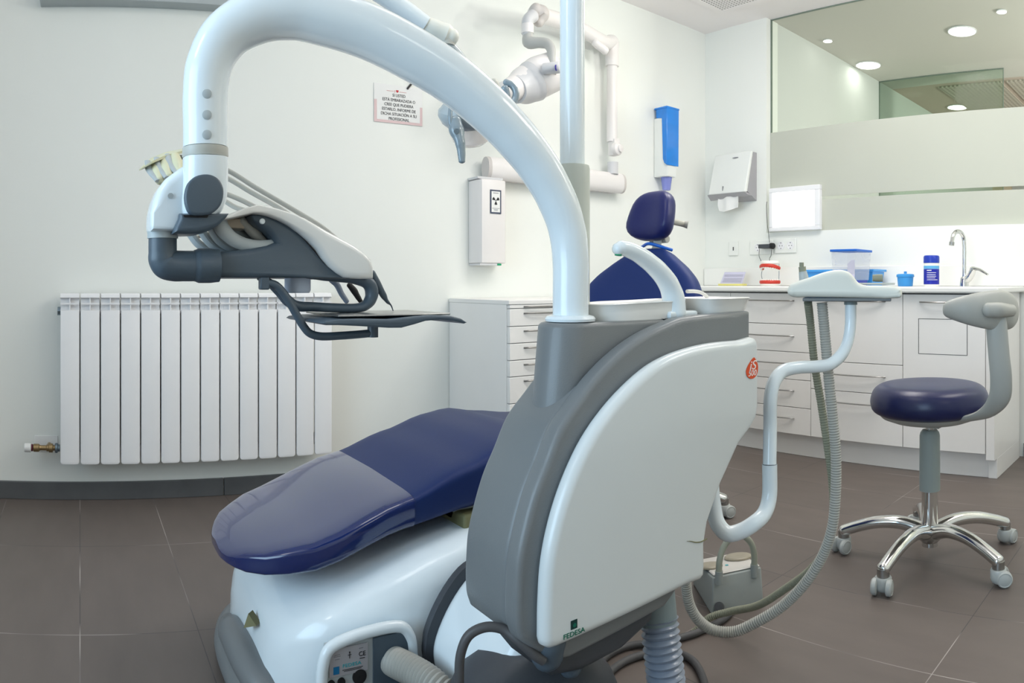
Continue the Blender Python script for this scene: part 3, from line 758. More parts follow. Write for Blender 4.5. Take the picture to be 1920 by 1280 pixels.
# cup dispenser
cdp = thing('cup_dispenser', 'tall cup dispenser with a bright blue translucent cover, on the left wall', 'cup dispenser', (3.05, 2.85, 1.5))
cx = 3.075; zt, zb = 1.905, 1.500
part('white_body', pillow_prism([(cx - 0.05, 2.897), (cx - 0.05, 2.83), (cx - 0.035, 2.80), (cx + 0.035, 2.80), (cx + 0.05, 2.83), (cx + 0.05, 2.897)], zb, zt - 0.06, 0.004, axis='z', steps=3), 'dispenser_white', cdp)
part('blue_cover', join(prism([(cx - 0.053, 2.88, 1.845), (cx - 0.053, 2.835, 1.838), (cx - 0.053, 2.826, 1.60), (cx - 0.053, 2.815, 1.575), (cx - 0.053, 2.795, 1.562), (cx - 0.053, 2.792, zt - 0.01), (cx - 0.053, 2.88, zt - 0.01)], (0, 0, 0), (0.106, 0, 0)),
     box((cx - 0.056, 2.790, zt - 0.012), (cx + 0.056, 2.893, zt))), 'cyan_gloss', cdp, bevel=0.004)
part('paper_cup_stack', lathe([(0.034, 0.002), (0.024, -0.075), (0.022, -0.075), (0.032, 0.0)], (cx, 2.845, zb), n=24), 'clear_blue', cdp)
# wall marks
# x-ray control box
xc = thing('xray_control_box', 'white wall box with a black framed radiation sign, below the tube rail', 'control box', (1.83, 2.85, 0.97))
part('housing', pillow_prism([(1.762, 2.897), (1.762, 2.825), (1.775, 2.80), (1.80, 2.795), (1.86, 2.795), (1.905, 2.80), (1.918, 2.815), (1.922, 2.84), (1.922, 2.897)], 0.972, 1.365, 0.006, axis='z', steps=3), 'xray_white', xc)
part('top_plate', box((1.757, 2.81, 1.366), (1.90, 2.897, 1.378)), 'xray_mid', xc, bevel=0.002)
part('bottom_plate', box((1.765, 2.80, 0.962), (1.86, 2.897, 0.971)), 'xray_mid', xc)
part('green_plug', box((1.862, 2.80, 0.962), (1.885, 2.82, 0.971)), 'green_plug', xc, bevel=0.002)
sx0, sx1, sz0, sz1 = 1.816, 1.878, 1.205, 1.317; ys = 2.7935
part('sign', box((sx0, ys - 0.0012, sz0), (sx1, ys, sz1)), 'navy_frame', xc)
part('sign_face', box((sx0 + 0.007, ys - 0.0018, sz0 + 0.007), (sx1 - 0.007, ys - 0.0013, sz1 - 0.007)), 'paper_white', xc)
cxx, czz = (sx0 + sx1) / 2, sz0 + 0.062
def tre(a):
    return prism([(cxx + r * cos(a + d), ys - 0.0020, czz + r * sin(a + d)) for r, d in ((0.005, -0.45), (0.020, -0.42), (0.021, 0), (0.020, 0.42), (0.005, 0.45))], (0, 0, 0), (0, -0.0004, 0))
part('radiation_symbol', join(tre(radians(150)), tre(radians(30)), tre(radians(270)), lathe([(0.001, 0), (0.003, 0), (0.003, 0.0004), (0.001, 0.0004)], (cxx, ys - 0.0020, czz), (0, -1, 0), 12)), 'ink', xc)
part('sign_text', box((sx0 + 0.016, ys - 0.0021, sz1 - 0.0165), (sx1 - 0.016, ys - 0.0019, sz1 - 0.0135)), 'ink_faint', xc)
for zz, ww in ((0.026, 0.010), (0.0205, 0.019), (0.0155, 0.021)):
    part('sign_text', box((sx0 + ww, ys - 0.0021, sz0 + zz - 0.002), (sx1 - ww, ys - 0.0019, sz0 + zz)), 'ink_faint', xc)
# x-ray arm and head
xr = thing('wall_xray_arm', 'white wall mounted dental x-ray arm with rail, post, elbow and angled tube head', 'x-ray machine', (2.25, 2.84, 1.42))
rr = [(2.845 + 0.036 * cos(a) * (1.0), 1.426 + 0.055 * (abs(sin(a)) ** 0.8) * (1 if sin(a) > 0 else -1)) for a in [2 * pi * i / 20 for i in range(20)]]
part('rail', loft([[(1.84, y, z) for y, z in rr], [(2.70, y, z) for y, z in rr]]), 'xray_white', xr)
part('end_cap', (loft([[(1.822, 2.845 + (y - 2.845) * 0.96, 1.426 + (z - 1.426) * 0.96) for y, z in rr], [(1.832, y, z) for y, z in rr], [(1.8405, y, z) for y, z in rr]])), 'endcap_taupe', xr)
part('end_cap', (loft([[(2.6995, y, z) for y, z in rr], [(2.708, y, z) for y, z in rr], [(2.716, 2.845 + (y - 2.845) * 0.96, 1.426 + (z - 1.426) * 0.96) for y, z in rr]])), 'endcap_taupe', xr)
part('wall_bar', box((1.86, 2.882, 1.375), (2.68, 2.898, 1.39)), 'xray_white', xr)
P1 = PY(1149, 318, 2.835); bx = P1.x
part('socket_collar', cyl((bx, 2.835, 1.47), (bx, 2.835, 1.535), 0.030), 'xray_mid', xr)
part('tension_knob', join(lathe([(0.001, -0.006), (0.03, -0.004), (0.035, 0.0), (0.035, 0.024), (0.028, 0.03), (0.02, 0.032), (0.02, 0.042), (0.001, 0.045)], (bx - 0.016, 2.80, 1.60), (0.2, -1, 0), 24), box((bx - 0.02, 2.80, 1.57), (bx + 0.02, 2.85, 1.66))), 'xray_white', xr, bevel=0.002)
part('post', join(cyl((bx - 0.006, 2.835, 1.645), (bx - 0.006, 2.835, 2.06), 0.029), cyl((bx - 0.006, 2.835, 2.055), (bx - 0.006, 2.835, 2.165), 0.037)), 'xray_white', xr)
pj = Vector((bx - 0.006, 2.835, 2.165))
E1 = PR(1146, 75, pj.length) ; E1 = Vector((pj.x, pj.y, 2.20))
A0 = PR(1135, 80, 3.80); A1 = PR(1085, 53, 3.62); A2 = PR(1040, 36, 3.46); A3 = PR(1000, 26, 3.32)
part('forearm', join(tube([pj + Vector((0, 0, -0.03)), pj + Vector((0, 0, 0.02)), A0, A1, A2, A3], [0.036, 0.038, 0.036, 0.036, 0.038, 0.038], k=6), tube([PR(1116, 80, 3.70), PR(1135, 95, 3.74)], 0.022, roundcap=True, n=14, k=3)), 'xray_white', xr)
part('shoulder_cap', tube([PR(1003, 17, 3.30), PR(1012, 27, 3.32), PR(1010, 42, 3.32)], [0.030, 0.046, 0.026], roundcap=True), 'endcap_taupe', xr)
part('elbow', join(tube([PR(999, 30, 3.28), PR(990, 38, 3.26), PR(989, 62, 3.26)], [0.03, 0.027, 0.027], k=5, roundcap=True)), 'xray_mid', xr)
part('swivel', cyl(PR(989, 46, 3.26), PR(989, 63, 3.26), 0.029), 'xray_white', xr)
part('bracket', tube([PR(990, 60, 3.26), PR(990, 78, 3.25), PR(1012, 80, 3.22), PR(1026, 82, 3.20), PR(1033, 92, 3.19), PR(1034, 110, 3.18), PR(1034, 140, 3.17)], [0.026, 0.03, 0.024, 0.024, 0.024, 0.022, 0.026], n=12, k=6, flat=0.75), 'xray_grey', xr)
part('pivot', join(lathe([(0.026, -0.05), (0.026, 0.022), (0.022, 0.028), (0.001, 0.029)], PR(1040, 127, 3.12), (0.5, -0.86, 0), 24)), 'xray_mid', xr)
part('screw_cap', lathe([(0.013, 0), (0.013, 0.004), (0.006, 0.004), (0.006, 0.002), (0.001, 0.002)], PR(1042, 127, 3.093), (0.55, -0.83, 0), 20), 'screw_blue', xr)
HD = 3.2
part('tube_head', join(tube([PR(948, 170, HD - 0.1), PR(962, 166, HD - 0.06), PR(985, 156, HD), PR(1010, 145, HD + 0.03), PR(1035, 135, HD + 0.06), PR(1052, 128, HD + 0.08)], [0.044, 0.054, 0.078, 0.094, 0.090, 0.045], n=28, roundcap=True)), 'xray_white', xr)
part('head_band', tube([PR(966, 168, HD - 0.05), PR(985, 160, HD), PR(1000, 152, HD + 0.02)], [0.062, 0.084, 0.0935], n=28, k=4), 'xray_mid', xr)

# ------------------------------------------------------------------ more things on the worktop
X = 3.34
def ybox(pxa, pxb, x): return onwt(pxb, x), onwt(pxa, x)
ya, yb = ybox(1516, 1652, 3.38)
bt = thing('blue_tray', 'long light blue open plastic tray on the worktop, behind the clear container', 'tray', (3.36, (ya + yb) / 2, ZW))
def trough(x0, x1, y0, y1, z0, z1, w=0.004, fl=0.01):
    o = [(x0 + fl, y0 + fl), (x1 - fl, y0 + fl), (x1 - fl, y1 - fl), (x0 + fl, y1 - fl)]; t_ = [(x0, y0), (x1, y0), (x1, y1), (x0, y1)]
    def ins(p, d): return [(p[0][0] + d, p[0][1] + d), (p[1][0] - d, p[1][1] + d), (p[2][0] - d, p[2][1] - d), (p[3][0] + d, p[3][1] - d)]
    rg = [(ins(o, 0.01), z0), (o, z0), (t_, z1), (ins(t_, w), z1), (ins(o, w), z0 + w), (ins(o, 0.03), z0 + w)]
    return loft([[(a, b, z) for a, b in p] for p, z in rg])
part('tub', trough(3.30, 3.44, ya + 0.01, yb - 0.01, ZW, ZW + 0.075), 'blue_tray', bt)
part('rim', join(box((3.290, ya, ZW + 0.076), (3.302, yb, ZW + 0.088)), box((3.438, ya, ZW + 0.076), (3.450, yb, ZW + 0.088)), box((3.302, ya, ZW + 0.076), (3.438, ya + 0.012, ZW + 0.088)), box((3.302, yb - 0.012, ZW + 0.076), (3.438, yb, ZW + 0.088))), 'blue_tray', bt, bevel=0.002)
ya, yb = 1.607, 1.748
cb = thing('clear_container', 'clear plastic container with a dark blue lid and base on the worktop', 'container', (3.16, (ya + yb) / 2, ZW))
zt_ = 1.044
part('base', trough(3.10, 3.24, ya + 0.014, yb - 0.012, ZW, ZW + 0.030, fl=0.004), 'blue_deep', cb)
part('clear_wall', loft([[(3.096, ya + 0.010, ZW + 0.031), (3.244, ya + 0.010, ZW + 0.031), (3.244, yb - 0.008, ZW + 0.031), (3.096, yb - 0.008, ZW + 0.031)],
                         [(3.086, ya + 0.002, zt_ - 0.011), (3.254, ya + 0.002, zt_ - 0.011), (3.254, yb - 0.002, zt_ - 0.011), (3.086, yb - 0.002, zt_ - 0.011)]], cap=False), 'clear_plastic', cb, ang=20)
part('lid', box((3.080, ya - 0.004, zt_ - 0.010), (3.260, yb + 0.004, zt_ + 0.002)), 'blue_lid', cb, bevel=0.003)
part('paper_label', prism([(3.094, ya + 0.012, ZW + 0.035), (3.094, ya + 0.052, ZW + 0.035), (3.094, ya + 0.052, ZW + 0.11), (3.094, ya + 0.03, ZW + 0.13), (3.094, ya + 0.012, ZW + 0.13)], (0, 0, 0), (0.002, 0, 0)), 'lilac_pad', cb)
yc = onwt(1697.5, 3.2)
lp = thing('lidded_pot', 'small light blue round pot with knobbed lid on the worktop, left of wipes tub', 'pot', (3.2, yc, ZW))
part('pot', lathe([(0.001, 0), (0.034, 0), (0.037, 0.004), (0.040, 0.045), (0.001, 0.045)], (3.2, yc, ZW)), 'blue_mid', lp)
part('lid', lathe([(0.043, 0.0455), (0.044, 0.049), (0.043, 0.058), (0.036, 0.061), (0.008, 0.062), (0.007, 0.064), (0.008, 0.072), (0.001, 0.074)], (3.2, yc, ZW)), 'blue_mid', lp)
yc = onwt(1746.5, 3.2)
wp = thing('wipes_tub', 'tall dark blue cylindrical tub of wipes with white band on the worktop', 'wipes tub', (3.2, yc, ZW))
part('body', lathe([(0.001, 0), (0.036, 0), (0.0375, 0.003), (0.0375, 0.112), (0.001, 0.112)], (3.2, yc, ZW)), 'tooth', wp)
part('label', lathe([(0.0376, 0.010), (0.0380, 0.0105), (0.0380, 0.0835), (0.0376, 0.084)], (3.2, yc, ZW)), 'blue_label', wp)
part('pale_band', lathe([(0.0376, 0.0845), (0.0381, 0.085), (0.0381, 0.099), (0.0376, 0.0995)], (3.2, yc, ZW)), 'blue_band', wp)
for q, (w0, zz) in enumerate(((0.5, 0.077), (1.0, 0.066), (0.95, 0.057), (1.0, 0.049), (0.9, 0.041), (1.2, 0.032))):
    ang0 = math.atan2(-yc, -3.2)
    pts = [(3.2 + 0.0384 * cos(ang0 + 0.75 - s), yc + 0.0384 * sin(ang0 + 0.75 - s), ZW + zz) for s in [w0 * 1.25 * i / 8 for i in range(9)]]
    pts = [(3.2 + 0.0384 * cos(ang0 - 0.6 + s), yc + 0.0384 * sin(ang0 - 0.6 + s), ZW + zz) for s in [w0 * 1.2 * i / 8 for i in range(9)]][::-1]
    part('printed_line', tube(pts, 0.0012 if q else 0.002, n=6, sm=False), 'ink_white', wp)
part('lid', lathe([(0.037, 0.1125), (0.039, 0.114), (0.039, 0.142), (0.036, 0.148), (0.030, 0.150), (0.001, 0.149)], (3.2, yc, ZW)), 'blue_deep', wp)
# tap
ty = onwt(1808, 3.36); tp = thing('kitchen_tap', 'chrome tap with a swan neck spout and side lever on the worktop', 'tap', (3.36, ty, ZW))
part('spout', tube([(3.36, ty, ZW + 0.03), (3.36, ty, ZW + 0.10), (3.36, ty, ZW + 0.20), (3.355, ty + 0.003, ZW + 0.245), (3.335, ty + 0.012, ZW + 0.268), (3.31, ty + 0.022, ZW + 0.270), (3.285, ty + 0.03, ZW + 0.252), (3.272, ty + 0.034, ZW + 0.215)], 0.0105, n=16), 'chrome', tp)
part('aerator', cyl((3.272, ty + 0.034, ZW + 0.216), (3.270, ty + 0.035, ZW + 0.200), 0.013), 'chrome_brushed', tp)
part('body', tube([(3.36, ty, ZW), (3.36, ty, ZW + 0.04), (3.36, ty, ZW + 0.048)], [0.024, 0.02, 0.014], n=20, k=4), 'chrome', tp)
part('lever_body', tube([(3.36, ty - 0.012, ZW + 0.028), (3.35, ty - 0.035, ZW + 0.05), (3.345, ty - 0.052, ZW + 0.085)], [0.016, 0.018, 0.017], n=16, k=4, roundcap=True), 'chrome', tp)
part('lever', tube([(3.345, ty - 0.05, ZW + 0.088), (3.34, ty - 0.085, ZW + 0.082), (3.335, ty - 0.13, ZW + 0.058)], [0.010, 0.008, 0.006], n=10, flat=1.8, k=6, roundcap=True), 'chrome', tp)

# ------------------------------------------------------------------ stools
def stool(cx, cy, label, rot=0.0, full=True):
    t = thing('rolling_stool', label, 'stool', (cx, cy, 0))
    zs = 0.508
    prof = [(0.001, zs + 0.056), (0.12, zs + 0.055), (0.157, zs + 0.049), (0.178, zs + 0.034), (0.188, zs + 0.010), (0.189, zs - 0.012), (0.182, zs - 0.030), (0.165, zs - 0.040), (0.10, zs - 0.044), (0.001, zs - 0.044)]
    P = smooth_pts([(r, 0, h) for r, h in prof], 4)
    part('seat', lathe([(max(p.x, 0.0008), p.z) for p in P], (cx, cy, 0), n=56), 'vinyl_stool', t)
    part('seat_shell', lathe([(0.165, zs - 0.0405), (0.152, zs - 0.053), (0.122, zs - 0.064), (0.06, zs - 0.0705), (0.001, zs - 0.071)], (cx, cy, 0), n=48), 'stool_grey', t)
    part('piston', join(cyl((cx, cy, 0.40), (cx, cy, zs - 0.0715), 0.014), cyl((cx, cy, 0.425), (cx, cy, 0.434), 0.022)), 'chrome', t)
    part('column_cover', lathe([(0.012, 0.4135), (0.024, 0.413), (0.030, 0.405), (0.0325, 0.395), (0.0335, 0.23), (0.0335, 0.222), (0.012, 0.2215)], (cx, cy, 0)), 'stool_column', t)
    part('column', lathe([(0.026, 0.2215), (0.026, 0.10), (0.029, 0.098), (0.029, 0.088), (0.001, 0.088)], (cx, cy, 0)), 'chrome', t)
    part('hub', lathe([(0.026, 0.1), (0.040, 0.098), (0.042, 0.088), (0.036, 0.068), (0.026, 0.058), (0.026, 0.046), (0.001, 0.045)], (cx, cy, 0), n=30), 'chrome', t)
    for k, a in enumerate((102, 174, 246, 318, 30)):
        a = radians(a) + rot; u = Vector((cos(a), sin(a), 0)); v = Vector((-sin(a), cos(a), 0)); c = Vector((cx, cy, 0))
        pts = [c + u * 0.02 + Vector((0, 0, 0.092)), c + u * 0.09 + Vector((0, 0, 0.112)), c + u * 0.17 + Vector((0, 0, 0.108)), c + u * 0.24 + Vector((0, 0, 0.088)), c + u * 0.285 + Vector((0, 0, 0.070))]
        part('leg', join(tube(pts, [0.024, 0.021, 0.0195, 0.0185, 0.0185], n=16, k=6, flat=1.1, up=(0, 0, 1), roundcap=True),), 'chrome', t)
        e = c + u * 0.285
        part('leg_end', lathe([(0.001, 0.074), (0.018, 0.072), (0.0185, 0.050), (0.001, 0.050)], e, n=20), 'chrome_brushed', t)
        ca = a + (1.1, 0.3, 0.9, 0.5, 2.1)[k]; w = Vector((cos(ca), sin(ca), 0)); s = Vector((-sin(ca), cos(ca), 0))
        ct = part('caster', join(lathe([(0.001, 0.0495), (0.0225, 0.049), (0.0245, 0.046), (0.0245, 0.022), (0.020, 0.012), (0.012, 0.007), (0.001, 0.006)], e, n=20)), 'caster_grey', t)
        for sg in (-1, 1):
            cc = e + s * sg * 0.0215 + w * 0.014 + Vector((0, 0, 0.0245))
            part('wheel', lathe([(0.001, -0.009), (0.019, -0.009), (0.0235, -0.006), (0.0235, 0.004), (0.020, 0.008), (0.018, 0.0065), (0.012, 0.009), (0.001, 0.0095)], cc, s * sg, 28), 'caster_grey', ct)
    return t
SX, SY = 2.105, 0.832
st = stool(SX, SY, 'round stool with indigo padded seat, grey back support and chrome star base')
# curved back support
R0 = 2.13
bp = [PN(1782, 787, 2.16, 1850), PN(1815, 784, 2.12, 1850), PN(1852, 772, 2.06, 1850), PN(1874, 745, 2.02, 1850), PN(1877, 710, 2.0, 1850), PN(1873, 665, 1.99, 1850), PN(1869, 615, 1.99, 1850), PN(1868, 575, 2.0, 1850)]
part('support_arm', tube(bp, [0.014, 0.021, 0.027, 0.032, 0.031, 0.030, 0.030, 0.024], n=16, k=6, flat=0.45, up=(cos(AZ(1850)), -sin(AZ(1850)), 0.0)), 'stool_grey', st)
part('seat_bracket', box((SX - 0.05, SY - 0.05, 0.428), (SX + 0.05, SY + 0.05, 0.436)), 'stool_grey', st, bevel=0.002)
def cush(px): return 1.945 + 0.06 * max(0.0, (px - 1800) / 110.0) ** 2 * 2.2
cl = smooth_pts([(a, b, c) for a, b, c in ((1767.5, 580, 1), (1769, 580, 9), (1774, 580, 14), (1788, 580, 20), (1812, 580.5, 27.5), (1838, 581, 33.5), (1862, 581.5, 37), (1884, 582, 37), (1899, 583, 31), (1907, 583.5, 20), (1910, 584, 10), (1911, 584, 1))], 4)
rings = []
for p in cl:
    r0_ = cush(p.x); c = PN(p.x, p.y, r0_, 1850); az = AZ(p.x); rd = Vector((sin(az), cos(az), 0)); h = p.z * r0_ / F; d = min(h * 0.62, 0.031)
    rings.append([c + rd * d * cos(2 * pi * j / 28) + Vector((0, 0, 1)) * h * sin(2 * pi * j / 28) for j in range(28)])
part('back_cushion', loft(rings), 'stool_grey', st, ang=80)
part('cushion_clamp', tube([PN(1852, 581, 1.938, 1850), PN(1872, 581, 1.955, 1850), PN(1897, 582, 2.03, 1850)], [0.020, 0.021, 0.018], n=16, k=5, flat=0.8, roundcap=True), 'stool_grey', st)
# second stool hidden behind the unit, one caster shows
s2 = dup(st, (1.917, 1.868, 0), -0.14, 'round stool mostly hidden behind the cuspidor unit, one white caster showing', skip=('support_arm', 'back_cushion', 'cushion_clamp', 'seat_bracket'))
#@@UNIT@@
# ------------------------------------------------------------------ dental chair
YC = 1.525
dch = thing('dental_chair', 'reclining dental chair in dark blue vinyl on a large white moulded base', 'dental chair', (0.75, YC, 0))
def interp(tab, x):
    for (a, va), (b, vb) in zip(tab, tab[1:]):
        if x <= b: 
            t = (x - a) / (b - a); t = max(0, min(1, t)); t = t * t * (3 - 2 * t) * 0.5 + t * 0.5
            return va + (vb - va) * t
    return tab[-1][1]
topT = [(0.295, 0.312), (0.33, 0.335), (0.42, 0.362), (0.64, 0.437), (0.79, 0.487), (0.90, 0.521), (0.98, 0.530), (1.08, 0.512), (1.2, 0.495), (1.46, 0.485)]
botT = [(0.295, 0.300), (0.33, 0.298), (0.42, 0.308), (0.64, 0.374), (0.79, 0.392), (1.0, 0.405), (1.46, 0.39)]
def seat_ring(x, grow=0.0, n=64):
    hw = 0.228 if x > 0.52 else 0.228 * sqrt(max(0.0, 1 - ((0.52 - x) / 0.228) ** 2)) ** 0.8
    hw = max(hw, 0.003) + grow
    zt_, zb_ = interp(topT, x) + grow, interp(botT, x) - grow
    if x > 0.9: hw += min(0.03, (x - 0.9) * 0.15)
    zc = (zt_ + zb_) / 2; h = (zt_ - zb_) / 2; o = []
    for j in range(n):
        a = 2 * pi * j / n; c, s = cos(a), sin(a)
        e = 0.14
        yy = hw * math.copysign(abs(c) ** e, c); k = h * math.copysign(abs(s) ** (0.30 if s > 0 else 0.24), s)
        k += (0.006 * (1 - (yy / max(hw, 1e-3)) ** 2) if s > 0 else 0)
        if s < 0: yy *= (1 - 0.05 * abs(s) )
        o.append((x, YC + yy, zc + k))
    return o
xs = [0.2935, 0.296, 0.302, 0.312, 0.33, 0.36, 0.40, 0.45, 0.50, 0.55, 0.60, 0.64]
part('leg_rest', loft([seat_ring(x) for x in [0.66 + 0.03 * i for i in range(14)]]), 'vinyl_blue', dch)
part('leg_rest_cover', loft([seat_ring(x, 0.0012) for x in xs] + [seat_ring(0.6595, 0.0012)]), 'vinyl_gloss', dch, label='glossy clear plastic cover over the foot end')
part('seat', loft([seat_ring(x) for x in [1.051 + 0.03 * i for i in range(14)]]), 'vinyl_blue', dch)
part('seat_underplate', loft([[(x, YC + s * 0.19, interp(botT, x) - 0.004 - d) for s, d in ((-1, 0), (1, 0), (0.9, 0.03), (-0.9, 0.03))] for x in (0.78, 0.85, 0.98, 1.1, 1.35)]), 'light_grey', dch, bevel=0.006)
# backrest: outline of half widths along the tilted board
B0 = Vector((1.40, YC, 0.46)); B1 = Vector((1.60, YC, 0.985)); bd = (B1 - B0).normalized(); bn = Vector((-bd.z, 0, bd.x)); BL = (B1 - B0).length
hwT = [(0, 0.21), (0.08, 0.245), (0.30, 0.262), (0.40, 0.250), (0.46, 0.205), (0.50, 0.150), (0.53, 0.100), (0.548, 0.070), (0.556, 0.045)]
hwT = [(p.x, p.y) for p in smooth_pts([(h, v, 0) for h, v in [(0, 0.21), (0.08, 0.245), (0.22, 0.262), (0.33, 0.260), (0.40, 0.244), (0.455, 0.205), (0.50, 0.148), (0.53, 0.098), (0.548, 0.068), (0.556, 0.045)]], 8)]
def back_ring(h, n=40, dth=0.0):
    hw = interp(hwT, h); th = 0.042 + dth
    if h > 0.52: th *= sqrt(max(0.05, 1 - ((h - 0.52) / 0.04) ** 2))
    if h < 0.03: th *= 0.5 + h / 0.06
    c0 = B0 + bd * h; o = []
    for j in range(n):
        a = 2 * pi * j / n; c, s = cos(a), sin(a)
        yy = hw * math.copysign(abs(c) ** 0.45, c); k = th * math.copysign(abs(s) ** 0.6, s)
        k += 0.022 * (yy / 0.26) ** 2
        o.append(c0 + Vector((0, yy, 0)) + bn * k)
    return o
part('backrest', loft([back_ring(0.5545 * (i / 44) ** 0.85) for i in range(45)]), 'vinyl_deep', dch)
hc = PY(1228, 405, 1.535); hd = Vector((sin(radians(14)), 0, cos(radians(14)))); hn = Vector((-hd.z, 0, hd.x))
part('neck_bracket', join(tube([B1 + hd * -0.02, B1 + hd * 0.03, hc - hd * 0.05], [0.02, 0.018, 0.016], n=4, k=3), cyl(hc + Vector((0.02, -0.035, -0.072)), hc + Vector((0.02, 0.035, -0.072)), 0.012)), 'warm_grey', dch, bevel=0.002)
nb = B1 + bd * 0.012
part('neck_ring', tube([nb + Vector((-0.02, 0.045, -0.004)), nb + Vector((-0.035, 0.0, 0.004)), nb + Vector((-0.02, -0.045, -0.008)), nb + Vector((0.01, -0.055, -0.016))], 0.005, n=8, k=6), 'blue_lid', dch, label='bright blue ring at the neck')
def head_ring(h, n=32):
    # h from -1 to 1
    hh_ = 0.080; w_ = 0.086 * (1 - abs(h) ** 3.2) ** 0.38 * (1.0 - 0.16 * h) ; th = 0.034 * (1 - abs(h) ** 4) ** 0.5 + 0.002
    o = []
    for j in range(n):
        a = 2 * pi * j / n; c, s = cos(a), sin(a)
        yy = max(w_, 0.004) * math.copysign(abs(c) ** 0.6, c); k = th * math.copysign(abs(s) ** 0.7, s) + 0.02 * (yy / 0.09) ** 2
        o.append(hc + hd * (h * hh_) + Vector((0, yy, 0)) + hn * k)
    return o
part('headrest', loft([head_ring(h) for h in (-0.995, -0.97, -0.92, -0.84, -0.72, -0.55, -0.35, -0.1, 0.15, 0.4, 0.6, 0.75, 0.86, 0.93, 0.975, 0.995)]), 'vinyl_indigo', dch)
kn = PN(1280, 420, 2.29, 1230)
part('headrest_lever', tube([hc + Vector((0.045, -0.03, -0.015)), kn + Vector((0, 0.0, 0.001)), kn + Vector((0.012, -0.012, -0.002))], [0.010, 0.010, 0.013], n=16, k=4), 'warm_grey', dch)
# moulded white base cover
def base_ring(x, yn, yf, zr, zc, n=44):
    """near/far skirts vertical, shoulders at zr, centre rises to zc"""
    prof = [(yn, 0.035), (yn - 0.002, 0.08), (yn, zr * 0.62), (yn + 0.004, zr * 0.86), (yn + 0.018, zr * 0.97), (yn + 0.045, zr + 0.004)]
    m = 10; mid = []
    for i in range(1, m):
        t = i / m; y = yn + 0.045 + (yf - yn - 0.09) * t
        mid.append((y, zr + 0.004 + (zc - zr - 0.004) * sin(pi * t) ** 1.3))
    far = [(yn + yf - y, z) for y, z in reversed(prof)]
    return [(x, y, z) for y, z in prof + mid + far]
secs = [(0.305, 1.40, 1.65, 0.110, 0.12), (0.312, 1.36, 1.69, 0.150, 0.16), (0.325, 1.33, 1.72, 0.180, 0.19), (0.35, 1.295, 1.755, 0.208, 0.228), (0.39, 1.262, 1.79, 0.234, 0.265),
        (0.44, 1.240, 1.81, 0.256, 0.285), (0.50, 1.228, 1.82, 0.272, 0.300), (0.58, 1.218, 1.83, 0.298, 0.318), (0.66, 1.212, 1.84, 0.326, 0.335), (0.76, 1.210, 1.84, 0.350, 0.352), (0.88, 1.21, 1.84, 0.362, 0.364),
        (0.97, 1.22, 1.83, 0.352, 0.356), (1.01, 1.25, 1.80, 0.30, 0.31), (1.025, 1.30, 1.75, 0.18, 0.19)]
def toe(x): return x + 0.055 * max(0.0, 1 - max(0.0, x - 0.285) / 0.32)
part('base_cover', loft([base_ring(toe(s[0]), *s[1:]) for s in secs]), 'white_gloss', dch, ang=60)
part('lift_column', box((0.78, 1.30, 0.33), (0.99, 1.71, 0.384)), 'mustard_mud', dch, bevel=0.006)
# rubber bumper round the toe
def bump(zs, r):
    pts = [(0.60, 1.222, zs), (0.59, 1.222, zs), (0.455, 1.232, zs), (0.375, 1.262, zs), (0.325, 1.315, zs), (0.297, 1.39, zs), (0.285, 1.52, zs), (0.297, 1.66, zs), (0.345, 1.76, zs), (0.44, 1.82, zs), (0.7, 1.845, zs), (0.95, 1.845, zs)]
    return tube([(toe(a), b, c) for a, b, c in pts], r, n=16, k=8, flat=1.0)
part('bumper', bump(0.034, 0.033), 'shell_grey', dch)
part('bumper_cap', tube([(0.380, 1.30, 0.055), (0.356, 1.36, 0.085), (0.343, 1.44, 0.100), (0.341, 1.56, 0.095), (0.352, 1.66, 0.07)], [0.026, 0.034, 0.035, 0.033, 0.022], n=20, k=8, roundcap=True), 'shell_grey', dch)
pt = [PR(466, 1149, 1.490), PR(457, 1176, 1.485), PR(481, 1172, 1.465)]
part('cracked_notch', prism(pt, (0.012, 0.012, 0), (-0.001, -0.002, 0)), 'mustard_mud', dch)
# connection panel with label, holes and frame
YP = 1.196
wq = [PY(612, 1226, YP), 0, 0, 0, PY(766, 1200, YP)]
xa, xb_ = wq[0].x, wq[4].x; zq = 0.225
fr_o = [(xa - 0.004, 0.03), (xa - 0.004, 0.200), (xa + 0.012, 0.226), (xb_ - 0.015, 0.236), (xb_ + 0.004, 0.214), (xb_ + 0.009, 0.19), (xb_ + 0.010, 0.03)]
fpts = [(x, YP + 0.004, z) for x, z in fr_o]
part('panel_frame', tube(fpts, 0.011, n=14, k=8), 'white_gloss', dch)
part('connector_panel', box((xa, YP + 0.004, 0.03), (xb_ + 0.006, YP + 0.020, 0.229)), 'light_grey', dch, bevel=0.004)
part('hose_well', box((PY(700, 1250, YP).x, YP - 0.001, 0.03), (xb_ + 0.004, YP + 0.003, 0.228)), 'slate_grey', dch)
lx0, lx1 = xa + 0.006, PY(690, 1250, YP).x
part('label_plate', box((lx0, YP + 0.001, 0.172), (lx1, YP + 0.0035, 0.222)), 'dispenser_grey', dch)
ux = (1, 0, 0); uz = (0, 0, 1); yt = YP + 0.0005
def lbl(s, x, z, size, m, sx=1.0): text('panel_print', s, size, basis((x, yt, z), ux, uz), m, dch, sx=sx)
lw = lx1 - lx0
lbl('FEDESA', lx0 + lw * 0.58, 0.1885, 0.0085, 'cyan_print', 1.3)
lbl('CE', lx0 + lw * 0.85, 0.204, 0.0120, 'ink', 0.95)
